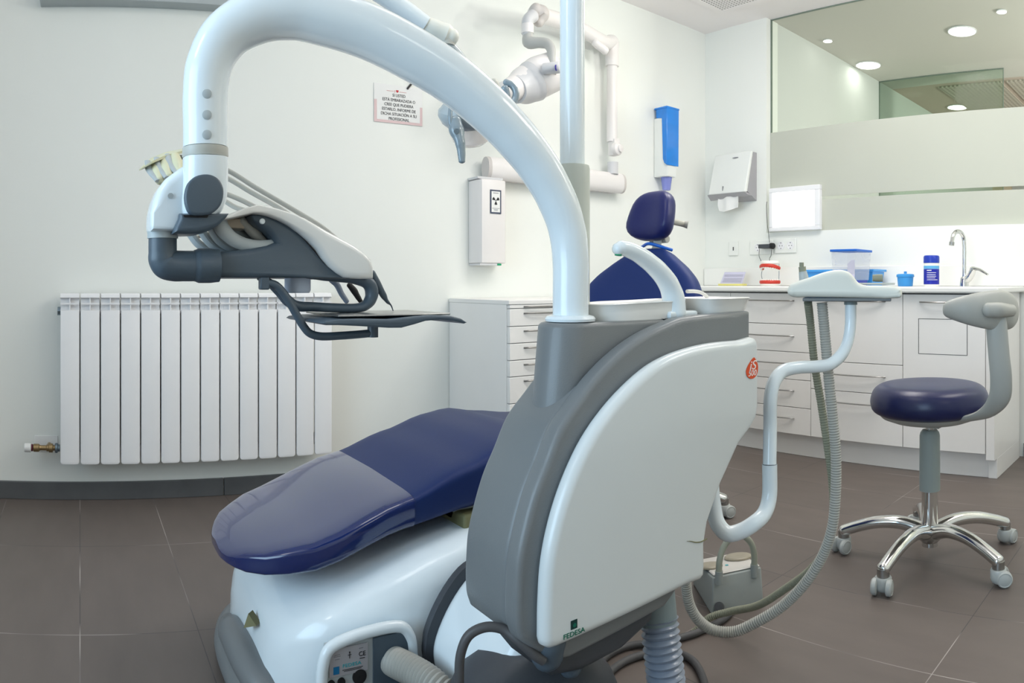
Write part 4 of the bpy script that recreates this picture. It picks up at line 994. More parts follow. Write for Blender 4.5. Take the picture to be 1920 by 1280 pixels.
for fx, zz, ww, hh, mm in ((0.85, 0.1965, 0.0050, 0.0012, 'ink'), (0.82, 0.2150, 0.0040, 0.0010, 'ink_faint'), (0.20, 0.2110, 0.0055, 0.0008, 'ink_faint'), (0.20, 0.2080, 0.0065, 0.0008, 'ink_faint'),
                           (0.20, 0.2030, 0.0045, 0.0008, 'ink_faint'), (0.60, 0.1815, 0.0200, 0.0009, 'ink'), (0.60, 0.1790, 0.0170, 0.0008, 'ink')):
    part('small_print', box((lx0 + lw * fx - ww, yt - 0.0005, zz - hh / 2), (lx0 + lw * fx + ww, yt, zz + hh / 2)), mm, dch)
mx_ = lx0 + lw * 0.52
part('panel_print', join(lathe([(0.0003, 0), (0.0014, 0), (0.0014, 0.0005), (0.0003, 0.0005)], (mx_, yt, 0.2115), (0, -1, 0), 10), box((mx_ - 0.0006, yt - 0.0005, 0.2005), (mx_ + 0.0006, yt, 0.2105)), box((mx_ - 0.0035, yt - 0.0005, 0.2065), (mx_ + 0.0035, yt, 0.2073))), 'ink', dch)
part('panel_emblem', box((lx0 + lw * 0.10, yt - 0.0005, 0.1765), (lx0 + lw * 0.25, yt, 0.190)), 'blue_print', dch)
for px, py, r in ((675, 1269, 0.0135), (641, 1279, 0.0072), (622, 1284, 0.0072)):
    c = PY(px, py, YP); part('connector_hole', lathe([(r, 0.0), (r, -0.0035), (0.0004, -0.0035), (0.0004, 0.0)], (c.x, YP + 0.0038, c.z), (0, 1, 0), 24), 'rubber_black', dch)

# second moulded cover joining chair base and cuspidor unit
p2 = [(p.x, p.y) for p in smooth_pts([(0.700, 0.03, 0), (0.650, 0.12, 0), (0.634, 0.18, 0), (0.640, 0.215, 0), (0.672, 0.272, 0), (0.715, 0.315, 0), (0.76, 0.333, 0)], 4)] + [(0.80, 0.337), (0.815, 0.33), (0.82, 0.30), (0.82, 0.03)]
part('side_cover', pillow_prism(p2, 0.955, 1.192, 0.030, steps=6), 'white_gloss', dch, ang=50)
part('seam_gasket', pillow_prism([(x - 0.008 if x < 0.8 else x, z + (0.008 if z > 0.2 else 0)) for x, z in p2], 1.186, 1.204, 0.002, steps=2), 'plastic_dark', dch, label='dark grey gasket between the two white covers')
part('swivel_foot', join(lathe([(0.165, 0.0), (0.167, 0.08), (0.158, 0.16), (0.135, 0.215), (0.10, 0.245), (0.05, 0.262), (0.001, 0.266)], (0.715, 0.965, 0.0), n=48)), 'plastic_dark', dch, ang=50)
cbn = PR(988, 1272, 1.06)
# ------------------------------------------------------------------ cuspidor unit
cu = thing('cuspidor_unit', 'grey and white dental side unit with spittoon bowl, green lettering and orange badge', 'cuspidor unit', (0.83, 0.87, 0.335))
PROF = [(0.882, 0.812), (0.827, 0.797), (0.767, 0.771), (0.712, 0.735), (0.677, 0.702), (0.643, 0.667), (0.618, 0.620), (0.599, 0.585), (0.586, 0.552), (0.571, 0.500), (0.567, 0.465), (0.567, 0.405), (0.574, 0.383), (0.625, 0.338),
        (0.66, 0.334), (0.86, 0.345)]
PS = smooth_pts([(x, z, 0) for x, z in PROF[:13]], 4)
right = [(0.90, 0.37), (0.93, 0.43), (0.96, 0.52), (1.02, 0.60), (1.07, 0.66)]
PROF2 = [(1.125, 0.8165), (1.0, 0.8165)] + [(p.x, p.y) for p in PS] + PROF[13:] + right + [(1.115, 0.74)]
part('shell', pillow_prism(PROF2, 0.829, 0.948, 0.012, steps=4), 'shell_grey', cu, ang=50)
cenx, cenz = 0.85, 0.5
rimP = [(1.098, 0.826), (0.96, 0.8235), (0.90, 0.820)] + [(p.x - 0.004, p.y + 0.003) for p in PS] + PROF[13:] + right + [(1.098, 0.72)]
part('shell_rim', pillow_prism(rimP, 0.797, 0.833, 0.010, steps=4), 'shell_grey', cu, ang=50)
# shoulder that carries the column
rr_ = 0.046; yb0, yb1 = 0.834, 0.928
sp = [(0.90, yb0), (0.90, yb1)] + [(0.674 + rr_ - rr_ * sin(t) , (yb1 - rr_) + rr_ * cos(t)) for t in [i / 8 * pi / 2 for i in range(9)]] + [(0.674 + rr_ - rr_ * cos(t), (yb0 + rr_) - rr_ * sin(t)) for t in [i / 8 * pi / 2 for i in range(9)]]
def taper(g, z0=0.55, k=0.10, cx=0.74, cy=0.88):
    return [(x + (-(0.8165 - z) * 0.10 if x < 0.75 else 0), y, z) for x, y, z in g[0]], g[1]
part('column_shoulder', taper(pillow_prism(sp, 0.56, 0.8175, 0.008, axis='z', steps=3)), 'shell_grey', cu, ang=50)
WP = [(1.034, 0.7755), (0.96, 0.776), (0.90, 0.772), (0.84, 0.762), (0.79, 0.745), (0.72, 0.703), (0.668, 0.655), (0.630, 0.598), (0.607, 0.545), (0.594, 0.495), (0.589, 0.44), (0.588, 0.391)]
WS = [(p.x, p.y) for p in smooth_pts([(x, z, 0) for x, z in WP], 5)]
WPP = [(1.068, 0.779), (1.080, 0.776), (1.0855, 0.766), (1.086, 0.72)][::-1] + WS + [(0.590, 0.383), (0.600, 0.376), (0.612, 0.375)] + [(0.885, 0.381), (0.918, 0.378), (0.928, 0.384), (0.930, 0.40), (0.929, 0.437), (0.938, 0.472), (0.974, 0.529), (1.025, 0.588), (1.062, 0.612), (1.080, 0.628), (1.086, 0.65)]
part('side_panel', pillow_prism(WPP, 0.767, 0.7965, 0.014, steps=6), 'panel_white', cu, ang=50)
part('panel_crack', tube([(0.929, 0.7665, 0.447), (0.915, 0.7665, 0.446), (0.90, 0.7665, 0.449), (0.888, 0.7665, 0.454), (0.878, 0.7665, 0.457)], [0.0012, 0.001, 0.0009, 0.0007, 0.0003], n=6, k=4), 'mustard_mud', cu)
part('under_tub', pillow_prism([(0.61, 0.345), (0.66, 0.345), (0.80, 0.345), (0.86, 0.348), (0.85, 0.318), (0.78, 0.296), (0.70, 0.290), (0.645, 0.300)], 0.815, 0.95, 0.02, steps=5), 'plastic_dark', cu, ang=50)
part('under_boss', join(tube([(0.628, 0.818, 0.36), (0.632, 0.818, 0.338), (0.640, 0.822, 0.325)], [0.03, 0.024, 0.012], n=16, k=4, roundcap=True), tube([(0.70, 0.85, 0.30), (0.70, 0.85, 0.285)], [0.024, 0.018], n=16, roundcap=True)), 'slate_grey', cu)
# printed marks
ta, tb_ = PY(1055, 1197, 0.767), PY(1097, 1180, 0.767); td_ = (tb_ - ta).normalized(); tc_ = (ta + tb_) / 2
text('maker_lettering', 'FEDESA', 0.0100, basis((tc_.x, 0.7665, tc_.z + 0.001), td_, Vector((-td_.z, 0, td_.x)) + Vector((td_.z, 0, 0))), 'green_print', cu, sx=(tb_ - ta).length / 0.0345)
ec = PY(1076, 1170, 0.767)
part('maker_emblem', box((ec.x - 0.0058, 0.7662, ec.z - 0.0062), (ec.x + 0.0058, 0.7669, ec.z + 0.0062)), 'green_dark', cu)
part('emblem_ring', lathe([(0.0018, 0), (0.0030, 0), (0.0030, 0.0004), (0.0018, 0.0004)], (ec.x + 0.0008, 0.7662, ec.z - 0.0012), (0, -1, 0), 16), 'green_print', cu)  # lighter green ring on the emblem
bc = PY(1409.5, 694, 0.767); drop = []
for i in range(36):
    a = pi / 2 + 2 * pi * i / 36
    x = 0.0185 * cos(a); z = 0.0155 * sin(a)
    if z > 0: x *= (1 - 0.55 * (z / 0.0155) ** 2); z *= 1.5
    drop.append((bc.x + x + (z * 0.25 if z > 0 else 0), 0.7666, bc.z + z))
part('orange_badge', prism(drop, (0, 0, 0), (0, -0.0006, 0)), 'orange_print', cu)
text('badge_text', 'jS', 0.0240, basis((bc.x + 0.001, 0.7658, bc.z + 0.0085), ux, uz), 'ink_white', cu, shear=0.25, sx=1.25)
text('badge_text', '500', 0.0150, basis((bc.x, 0.7658, bc.z - 0.0055), ux, uz), 'ink_white', cu, shear=0.2, sx=1.12)
# bowl
def tub(x0, x1, yc, hy, z0, z1, fl, tilt=0.0):
    rg = []
    def st(x0, x1, hy, z):
        o = []
        for j in range(40):
            a = 2 * pi * j / 40; c, s = cos(a), sin(a)
            o.append(((x0 + x1) / 2 + (x1 - x0) / 2 * math.copysign(abs(c) ** 0.55, c), yc + hy * math.copysign(abs(s) ** 0.6, s), z + tilt * (c)))
        return o
    return loft([st(x0 + fl, x1 - fl, hy - fl, z0), st(x0 + fl * 0.5, x1 - fl * 0.5, hy - fl * 0.5, (z0 + z1) / 2), st(x0 + 0.002, x1 - 0.002, hy - 0.002, z1 - 0.004), st(x0, x1, hy, z1 - 0.0015), st(x0 + 0.002, x1 - 0.002, hy - 0.002, z1), st(x0 + 0.006, x1 - 0.006, hy - 0.006, z1),
                 st(x0 + 0.010, x1 - 0.010, hy - 0.010, z1 - 0.006), st(x0 + 0.03, x1 - 0.03, hy - 0.03, z0 + 0.008)])
part('bowl_surround', tub(0.776, 0.985, 0.890, 0.052, 0.8172, 0.848, 0.004, 0.003), 'white_gloss_warm', cu, ang=60)
part('spittoon_bowl', tub(0.992, 1.142, 0.872, 0.062, 0.8172, 0.852, 0.012), 'white_gloss_warm', cu, ang=60)
part('spout_base', pillow_prism([(0.914, 0.835), (0.985, 0.835), (0.99, 0.85), (0.985, 0.872), (0.914, 0.872), (0.908, 0.855)], 0.8172, 0.830, 0.004, axis='z', steps=3), 'white_gloss', cu)
spp = [PY(1264, 588, 0.852), PY(1263, 562, 0.852), PY(1254, 534, 0.852), PY(1237, 510, 0.852), PY(1213, 488, 0.852), PY(1188, 472, 0.852), PY(1166, 465, 0.852), PY(1158, 467, 0.852)]
part('cup_filler_spout', tube(spp, [0.0215, 0.0205, 0.0185, 0.0170, 0.0155, 0.0140, 0.0125, 0.0105], n=24, k=6, roundcap=True), 'white_gloss', cu)
part('spout_outlet', cyl(PY(1160, 470, 0.852), PY(1159, 479, 0.852), 0.006), 'green_plug', cu)
part('rinse_block', box((0.947, 0.856, 0.830), (0.967, 0.876, 0.868)), 'white_gloss_warm', cu, bevel=0.003)
part('rinse_pipe', tube([PY(1288, 546, 0.868), PY(1303, 546, 0.870), PY(1316, 549, 0.872), PY(1326, 558, 0.874), (1.03, 0.876, 0.840)], 0.0035, n=10, k=6), 'white_gloss_warm', cu)
# column, collar, lamp pole, curved delivery arm
CXY = Vector((0.725, 0.880, 0))
part('column_flange', lathe([(0.030, 0.0), (0.040, 0.001), (0.041, 0.005), (0.038, 0.009), (0.030, 0.011)], CXY + Vector((0, 0, 0.8178)), n=40), 'white_gloss', cu)
CA = Vector((0.725, 0.880)); CL = Vector((0.174, 0.988))
def PL(px, py, dx=0.0):
    az = AZ(px); sx_, cx_ = sin(az), cos(az); d = CL - CA
    # r*(sx,cx) = CA + t d
    r = (CA.x * d.y - CA.y * d.x) / (sx_ * d.y - cx_ * d.x)
    return PR(px, py, r)
arm = thing('delivery_arm', 'thick white glossy arched tube rising from the side unit and bending down left', 'support arm', (0.725, 0.88, 0.829))
cxy = [(1070, 592), (1070, 545), (1070, 490), (1063, 430), (1043, 372), (1008, 310), (960, 250), (906, 196), (846, 147), (770, 100), (695, 62), (620, 37), (550, 23), (482, 32), (424, 66), (393, 120), (385, 180), (385, 235), (385, 276.5)]
crr = [0.0288, 0.0288, 0.0292, 0.030, 0.0315, 0.033, 0.0345, 0.036, 0.037, 0.038, 0.0385, 0.0385, 0.038, 0.037, 0.035, 0.033, 0.032, 0.0315, 0.0315]
part('arched_tube', tube([PL(*p) for p in cxy], crr, n=48, k=8), 'white_gloss', arm)
for py in (187, 225, 261):
    c = PL(388, py); az = AZ(388); nrm = Vector((-sin(az), -cos(az), 0))
    part('round_plug', lathe([(0.0066, 0.0), (0.0066, 0.0012), (0.0055, 0.0018), (0.0003, 0.002)], c + nrm * 0.0308, nrm, 20), 'light_grey', arm)
lpo = thing('lamp_pole', 'straight white vertical pole behind the arched arm, set in a pale grey collar', 'pole', (0.735, 0.93, 0.9))
PXY = PR(1073, 400, 1.205); PXY = Vector((PXY.x, PXY.y, 0))
part('collar', tube([PXY + Vector((0, 0, z)) for z in (0.8195, 0.95, 1.072, 1.078)], [0.0295, 0.0300, 0.0300, 0.0285], n=40, sm=False), 'collar_grey', lpo)
part('pole', cyl(PXY + Vector((0, 0, 1.078)), PXY + Vector((0, 0, 2.0)), 0.0210, n=40), 'white_gloss', lpo)
# operating lamp on its arm from the pole top
LD = 1.72
ol = thing('operating_lamp', 'pale grey dental operating lamp with curved handles, hanging behind the arched arm', 'operating lamp', PR(890, 210, LD))
part('spring_arm', tube([PXY + Vector((0, 0, 2.024)), PXY + Vector((-0.12, 0.16, 2.04)), PR(560, -150, 1.55), PR(640, -62, 1.6), PR(727, -4, 1.65), PR(797, 46, 1.68)], [0.02, 0.02, 0.022, 0.023, 0.023, 0.021], n=24, k=8), 'white_gloss', ol)
part('arm_joint', join(tube([PR(795, 44, 1.68), PR(815, 56, 1.69), PR(836, 66, 1.70), PR(848, 70, 1.70)], [0.019, 0.024, 0.027, 0.02], n=24, k=6, roundcap=True)), 'tray_white', ol)
part('joint_ring', cyl(PR(838, 72, 1.70), PR(838, 86, 1.70), 0.019, n=28), 'warm_grey', ol)
part('yoke', tube([PR(836, 84, 1.70), PR(846, 92, 1.71), PR(863, 112, 1.73), PR(878, 138, 1.75), PR(888, 165, 1.75), PR(892, 195, 1.74)], [0.014, 0.015, 0.015, 0.014, 0.013, 0.012], n=16, k=6), 'lamp_grey', ol)
lc = PR(880, 208, 1.74); lax = Vector((0.30, 0.35, -0.88)).normalized()
part('lamp_body', lathe([(0.001, -0.035), (0.03, -0.034), (0.058, -0.026), (0.076, -0.008), (0.078, 0.004), (0.070, 0.022), (0.058, 0.034), (0.05, 0.036), (0.001, 0.034)], lc, lax, 48), 'lamp_grey', ol)
part('lamp_shield', lathe([(0.050, 0.036), (0.052, 0.05), (0.046, 0.072), (0.03, 0.084), (0.001, 0.088)], lc, lax, 40), 'lamp_clear', ol)
part('side_bar', tube([PR(846, 196, 1.66), PR(844, 215, 1.65), PR(845, 232, 1.65), PR(852, 242, 1.65)], 0.0055, n=12, k=5), 'lamp_handle', ol)
part('lower_handle', join(tube([PR(853, 226, 1.66), PR(856, 244, 1.655), PR(862, 264, 1.65), PR(865, 285, 1.65), PR(866, 302, 1.65)], [0.013, 0.016, 0.011, 0.0085, 0.007], n=20, k=6, flat=1.2, roundcap=True)), 'lamp_handle', ol)
part('handle_screw', lathe([(0.0065, 0.0), (0.0065, 0.0015), (0.004, 0.0015), (0.004, 0.0005), (0.0005, 0.0005)], PR(856, 246, 1.638), (-sin(AZ(856)), -cos(AZ(856)), 0), 18), 'zinc', ol)
part('upper_handle', join(tube([PR(948, 154, 1.76), PR(960, 160, 1.76), PR(967, 172, 1.76), PR(966, 184, 1.76), PR(956, 198, 1.75), PR(944, 206, 1.74)], [0.008, 0.0085, 0.0085, 0.009, 0.009, 0.008], n=14, k=5, roundcap=True), tube([PR(946, 166, 1.75), PR(951, 178, 1.75), PR(948, 192, 1.75)], [0.010, 0.0075, 0.007], n=12, k=5, roundcap=True)), 'lamp_handle', ol)
part('rear_dome', tube([PR(915, 156, 1.80), PR(924, 160, 1.80), PR(932, 168, 1.80)], [0.012, 0.018, 0.012], n=20, k=4, roundcap=True), 'warm_grey', ol)

# ------------------------------------------------------------------ delivery unit (instrument tray) hanging on the arm
DY = 0.985
du = thing('instrument_delivery_unit', 'grey and white instrument unit hanging at the left end of the arched arm', 'instrument unit', PL(385, 300))
hinge = PL(385, 300)
part('cuff', lathe([(0.0300, 0.0115), (0.0325, 0.0105), (0.0328, -0.001), (0.0315, -0.003), (0.0300, -0.003)], (hinge.x, hinge.y, PL(385, 292).z), n=40), 'warm_grey', du)
def DP(px, py, d=0.0): return PY(px, py, DY + d)
hs = []
for py, cxp, hw, dy in ((297, 385, 42, 0.0315), (310, 385, 42, 0.0320), (330, 384.5, 42.5, 0.0325), (352, 384, 42.5, 0.032), (375, 382, 42.5, 0.030), (395, 378, 38, 0.026), (403, 376, 33.5, 0.022)):
    c = DP(cxp, py); h = hw * c.xy.length / F
    hs.append([(c.x + h * math.copysign(abs(cos(a)) ** 0.8, cos(a)), c.y + dy * math.copysign(abs(sin(a)) ** 0.8, sin(a)), c.z) for a in [2 * pi * j / 36 for j in range(36)]])
part('knuckle', loft(hs), 'white_gloss', du, ang=50)
ov = [DP(px, py, -0.031) for px, py in ((383, 327), (398, 329), (411, 338), (418, 353), (418, 370), (413, 385), (403, 396), (392, 402), (358, 402), (350, 392), (346, 375), (347, 358), (353, 342), (366, 331))]
part('knuckle_cover', pillow_prism([(p.x, p.z) for p in smooth_pts(ov, 3, closed=True)], DY - 0.036, DY - 0.020, 0.004, steps=4), 'slate_grey', du, ang=50)
gb = [DP(*p) for p in ((334, 402), (425, 402), (418, 412), (405, 424), (388, 434), (368, 439), (345, 440), (322, 439), (326, 425), (332, 412))]
part('knuckle_base', pillow_prism([(p.x, p.z) for p in gb], DY - 0.022, DY + 0.05, 0.008, steps=4), 'slate_grey', du, ang=50)
part('hinge_slot', prism([DP(344, 403, -0.024), DP(391, 403, -0.024), DP(389, 408, -0.024), DP(346, 407, -0.024)], (0, 0, 0), (0, 0.01, 0)), 'rubber_black', du)
hb = [DP(*p, 0.03) for p in ((346, 312), (330, 322), (306, 340), (293, 358), (284, 380), (279, 402), (278, 425), (280, 435), (330, 436), (360, 430), (372, 400), (372, 330))]
part('hinge_housing', pillow_prism([(p.x, p.z) for p in hb], DY - 0.004, DY + 0.075, 0.014, steps=5), 'white_gloss', du, ang=50)
part('housing_screw', lathe([(0.004, 0), (0.004, 0.001), (0.0005, 0.001)], DP(320, 367, -0.005), (0, -1, 0), 16), 'light_grey', du)
EY = 0.03
part('swivel_ring', cyl(DP(305, 434, EY), DP(305, 447, EY), 0.0222, n=32), 'light_grey', du)
part('elbow', join(tube([DP(305, 447, EY), DP(305, 472, EY), DP(306, 486, EY), DP(312, 494, EY), DP(326, 498, EY), DP(345, 498.5, EY), DP(372, 498.5, EY)], [0.0205, 0.0205, 0.0215, 0.0228, 0.0225, 0.0222, 0.0222], n=36, k=8)), 'slate_grey', du)
part('elbow_sleeve', join(tube([DP(364, 498, EY), DP(374, 498, EY), DP(392, 498, EY), DP(410, 498, EY)], [0.0228, 0.0252, 0.0252, 0.0238], n=36, k=4)), 'slate_grey', du)
bp_ = [(404, 472), (440, 470), (470, 466), (497, 461), (512, 455), (506, 445), (495, 434), (478, 424), (469, 415), (466, 406), (470, 402), (490, 403), (517, 411), (540, 424), (562, 443), (585, 470), (607, 498), (630, 515), (655, 523), (640, 522), (580, 521), (500, 521), (404, 521)]
def prof2(lst, d): return [(p.x, p.z) for p in [DP(*q, d) for q in lst]]
part('tray_body', pillow_prism(prof2(bp_, 0.035), DY + 0.020, DY + 0.30, 0.009, steps=4), 'slate_grey', du, ang=50)
wc = [(405, 410), (425, 403), (453, 392), (480, 385), (500, 388), (520, 393), (545, 401), (567, 410), (607, 433), (657, 460), (677, 474), (690, 487), (695, 503), (694.5, 523), (668, 522.5), (640, 520), (626, 511), (613, 500), (600, 484), (590, 467), (574, 451), (557, 437), (537, 423), (517, 413), (500, 407), (487, 404), (470, 402), (413, 415)]
part('tray_top_cover', pillow_prism(prof2(wc, 0.025), DY + 0.008, DY + 0.315, 0.010, steps=5), 'white_gloss_warm', du, ang=50)
part('cover_button', lathe([(0.0042, 0), (0.0042, 0.003), (0.003, 0.004), (0.0003, 0.004)], DP(491, 415, 0.019), (0, -1, 0), 16), 'white_gloss', du)
part('instrument_rack_lip', box((DP(409, 412, 0.05).x, DY + 0.05, DP(409, 415, 0.05).z - 0.010), (DP(468, 405, 0.05).x, DY + 0.29, DP(468, 405, 0.05).z - 0.004)), 'tan_plastic', du, bevel=0.002)
bands = [[(410, 408), (418, 430), (438, 449), (463, 459), (494, 461), (516, 455)], [(393, 420), (410, 449), (432, 464), (462, 470), (490, 466)], [(376, 431), (394, 455), (413, 466), (440, 473), (470, 468)], [(355, 436), (372, 457), (390, 468), (415, 474), (445, 470)]]
for k, b in enumerate(bands):
    part('instrument_holder', tube([DP(px, py, 0.034 + 0.03 * k) for px, py in b], [0.0065, 0.0070, 0.0065, 0.006, 0.0055, 0.004][:len(b)], n=14, k=6, flat=1.6), 'light_grey', du)
    hpz = 0.055 + 0.055 * k
    part('handpiece', join(tube([DP(430 - 18 * k + 24, 414 + 5 * k, hpz), DP(452 - 18 * k + 24, 436 + 5 * k, hpz), DP(470 - 18 * k + 24, 452 + 4 * k, hpz)], [0.007, 0.009, 0.006], n=14, k=5, roundcap=True)), 'warm_grey', du)
part('rack_back', box((DP(405, 440, 0.27).x, DY + 0.262, DP(405, 468, 0.27).z), (DP(500, 440, 0.27).x, DY + 0.270, DP(505, 412, 0.27).z)), 'plastic_dark', du)
part('cup_holder', lathe([(0.0205, 0.025), (0.0205, 0.004), (0.018, 0.0), (0.001, 0.0)], (DP(558, 530, 0.07).x, DY + 0.07, PY(558, 549, DY + 0.07).z), n=36), 'pale_blue', du, label='pale blue-grey round cup under the tray body')
hl = [(575, 517), (615, 521), (650, 523), (678, 526), (692, 533), (697, 548), (694, 562), (684, 573), (668, 577), (630, 577), (590, 575), (555, 573), (540, 564), (523, 545), (505, 530), (485, 519)]
part('grip_handle', tube([DP(*p, 0.05) for p in hl], [0.004, 0.005, 0.006, 0.009, 0.0105, 0.0105, 0.0095, 0.008, 0.0072, 0.0072, 0.0072, 0.008, 0.0085, 0.008, 0.0065, 0.005], n=18, k=6, flat=1.2), 'slate_grey', du)
part('arm_peg', join(box((DP(487, 530, 0.03).x, DY + 0.024, DP(487, 543, 0.03).z), (DP(504, 530, 0.03).x, DY + 0.040, DP(504, 519, 0.03).z))), 'slate_grey', du, bevel=0.002)
tb = [(500, 530), (516, 534), (528, 545), (540, 562), (556, 590), (568, 610), (580, 624), (598, 630), (640, 629), (680, 626), (700, 624)]
part('tray_bar', tube([DP(*p, 0.03) for p in tb], 0.0062, n=16, k=6), 'slate_grey', du)
part('bar_end', join(cyl(DP(699, 632, 0.03), DP(699, 608, 0.03), 0.0085), cyl(DP(701, 609, 0.035), DP(701, 605, 0.035), 0.014)), 'slate_grey', du)
tp_ = [(571, 601), (577, 597), (600, 594), (640, 593), (690, 594), (712, 592), (740, 589), (765, 587), (800, 588), (818, 593), (829, 600), (824, 602), (806, 597), (780, 595), (755, 597), (735, 603), (712, 609), (690, 609), (640, 606), (600, 604), (578, 604)]
part('tray_holder', pillow_prism(prof2(tp_, 0.03), DY - 0.05, DY + 0.13, 0.003, steps=3), 'slate_grey', du, ang=50)
part('metal_tray', box((DP(602, 585, 0.04).x, DY - 0.035, DP(700, 589, 0.03).z), (DP(802, 585, 0.04).x, DY + 0.115, DP(700, 586, 0.03).z)), 'chrome_brushed', du, bevel=0.001)
# instruments hanging at the front of the unit
for nm, pts, rs, m, lb_ in (('probe_syringe', [(697, 512, .06), (706, 530, .06), (718, 552, .06), (726, 565, .06), (733, 572, .06), (737, 582, .06)], [0.006, 0.0065, 0.0055, 0.003, 0.0012, 0.0008], 'slate_grey', 'slim grey instrument with a fine tip hanging off the front end of the tray unit'),
                        ('air_syringe', [(622, 524, .16), (632, 534, .16), (640, 550, .16), (650, 565, .16)], [0.006, 0.0055, 0.005, 0.0045], 'hose_blue', 'blue-grey angled syringe seen through the grip handle loop, left of the black one'),
                        ('black_handpiece', [(655, 534, .17), (664, 545, .17), (670, 555, .17), (677, 566, .17)], [0.005, 0.006, 0.005, 0.004], 'rubber_black', 'short black handpiece seen through the grip handle loop')):
    o = part(nm, tube([DP(a, b, c) for a, b, c in pts], rs, n=14, k=6, roundcap=True), m)
    solo(o, lb_, 'dental instrument')
# instrument ends and hoses on the far side
rk = thing('handpiece_rest', 'cream and grey handpiece ends clipped under a thin scoop, left of the arm cuff', 'handpiece rest', PR(300, 310, 1.22))
part('scoop_plate', loft([[PR(px, py + t_, r) for px, py, t_, r in ((261, 320, 0, 1.17), (285, 306, 0, 1.17), (310, 296, 0, 1.19), (347, 286, 0, 1.21), (347, 283, 0, 1.27), (310, 290, 0, 1.27), (283, 300, 0, 1.25), (262, 318, 0, 1.21))],
                          [PR(px, py + t_, r) for px, py, t_, r in ((261, 320, -2, 1.17), (285, 306, -4, 1.17), (310, 296, -5, 1.19), (347, 286, -5, 1.21), (347, 283, -5, 1.27), (310, 290, -5, 1.27), (283, 300, -4, 1.25), (262, 318, -2, 1.21))]]), 'cream_plastic', rk, ang=30)
for k, (px, py) in enumerate(((295, 322), (312, 316), (333, 310))):
    c0 = PR(px - 5, py - 15, 1.20); c1 = PR(px + 5, py + 16, 1.16)
    part('handpiece_end', tube([c0, c0.lerp(c1, 0.5), c1], [0.009, 0.011, 0.008], n=18, k=5, roundcap=True), 'cream_plastic', rk)
    part('grip_ring', tube([c0 + Vector((-0.012, 0, 0.004)), c0.lerp(c1, 0.4) + Vector((-0.012, -0.004, 0)), c1 + Vector((-0.004, -0.006, -0.002))], [0.003, 0.004, 0.003], n=10, k=5, flat=1.8), 'light_grey', rk)
for k, pts in enumerate(([(318, 292), (370, 300), (424, 318), (480, 352), (560, 399), (605, 427), (640, 456)], [(325, 302), (370, 313), (424, 333), (470, 360), (520, 388), (556, 412)],
                         [(372, 352), (400, 357), (425, 364), (450, 374), (480, 389)], [(372, 362), (400, 368), (420, 376), (440, 388), (458, 394)])):
    o = part('instrument_hose', tube([PR(a, b, 1.235 - 0.012 * k) for a, b in pts], 0.0042, n=12, k=6), 'hose_grey')
    solo(o, ('uppermost thin grey hose sloping from the cuff over the white tray cover', 'second thin grey hose sloping below the uppermost one behind the cuff',
             'short grey hose passing low behind the knuckle cover', 'lowest short grey hose touching the white tray cover edge')[k], 'hose', 'thin hoses above the instrument unit')

# ------------------------------------------------------------------ assistant arm, tray and suction hoses
aa = thing('tray_support_pole', 'bent white tube arm curling out from behind the side unit up to a small tray', 'support arm', PR(1340, 960, 1.25))
ap = [(1330, 840, 1.36), (1333, 900, 1.36), (1338, 950, 1.35), (1346, 982, 1.34), (1364, 1000, 1.335), (1388, 996, 1.34), (1415, 980, 1.35), (1433, 962, 1.37), (1442, 935, 1.385), (1443, 870, 1.39)]
ap2 = [(1443, 870, 1.39), (1444, 800, 1.40), (1445, 745, 1.40), (1452, 715, 1.41), (1468, 696, 1.43), (1495, 689, 1.45), (1530, 687, 1.48), (1555, 683, 1.50), (1575, 668, 1.52), (1588, 645, 1.54), (1594, 615, 1.55), (1595, 570, 1.55)]
part('lower_tube', tube([PR(*p) for p in ap], 0.0150, n=24, k=6), 'white_gloss', aa)
part('upper_tube', tube([PR(*p) for p in ap2], [0.0135] * 5 + [0.0130] * 4 + [0.0125] * 3, n=24, k=6), 'white_gloss', aa)
part('joint_ring', cyl(PR(1443, 869, 1.39), PR(1443, 872, 1.39), 0.0143, n=24), 'slate_grey', aa)
at_ = thing('assistant_tray', 'white sculpted assistant tray on the bent tube arm, in front of the worktop', 'tray', PR(1580, 550, 1.55))
def TP(px, py, r0=1.55): return PN(px, py, r0, 1580)
tang = Vector((cos(AZ(1580)), -sin(AZ(1580)), 0)); rdir = Vector((sin(AZ(1580)), cos(AZ(1580)), 0))
ol_ = [(1479, 543), (1484, 534), (1496, 528), (1520, 520), (1545, 511), (1565, 507), (1580, 507), (1592, 511), (1600, 519), (1608, 529), (1618, 534), (1650, 535), (1682, 538), (1688, 545), (1687, 555), (1680, 558), (1600, 557), (1520, 556), (1490, 556), (1481, 551)]
pts2 = [((TP(*q) - TP(1580, 550)).dot(tang), TP(*q).z) for q in ol_]
P2 = [(p.x, p.y) for p in smooth_pts([(a, b, 0) for a, b in pts2], 3, closed=True)]
g_ = pillow_prism(P2, -0.055, 0.055, 0.012, steps=5)
o0 = TP(1580, 550)
g_ = [tuple(Vector((o0.x, o0.y, 0)) + tang * x + rdir * y + Vector((0, 0, z))) for x, y, z in g_[0]], g_[1]
part('tray_shell', g_, 'tray_white', at_, ang=50)
def obox(u0, u1, v0, v1, z0, z1):
    g = box((u0, v0, z0), (u1, v1, z1)); return [tuple(Vector((o0.x, o0.y, 0)) + tang * x + rdir * y + Vector((0, 0, z))) for x, y, z in g[0]], g[1]
zt0 = TP(1580, 557.5).z
part('tray_underside', obox(-0.085, 0.103, -0.045, 0.045, zt0 - 0.0075, zt0), 'shell_grey', at_, bevel=0.002)
part('pole_cap', cyl(PR(1595, 571, 1.55), PR(1595, 565, 1.55), 0.0145), 'hose_teal', at_)
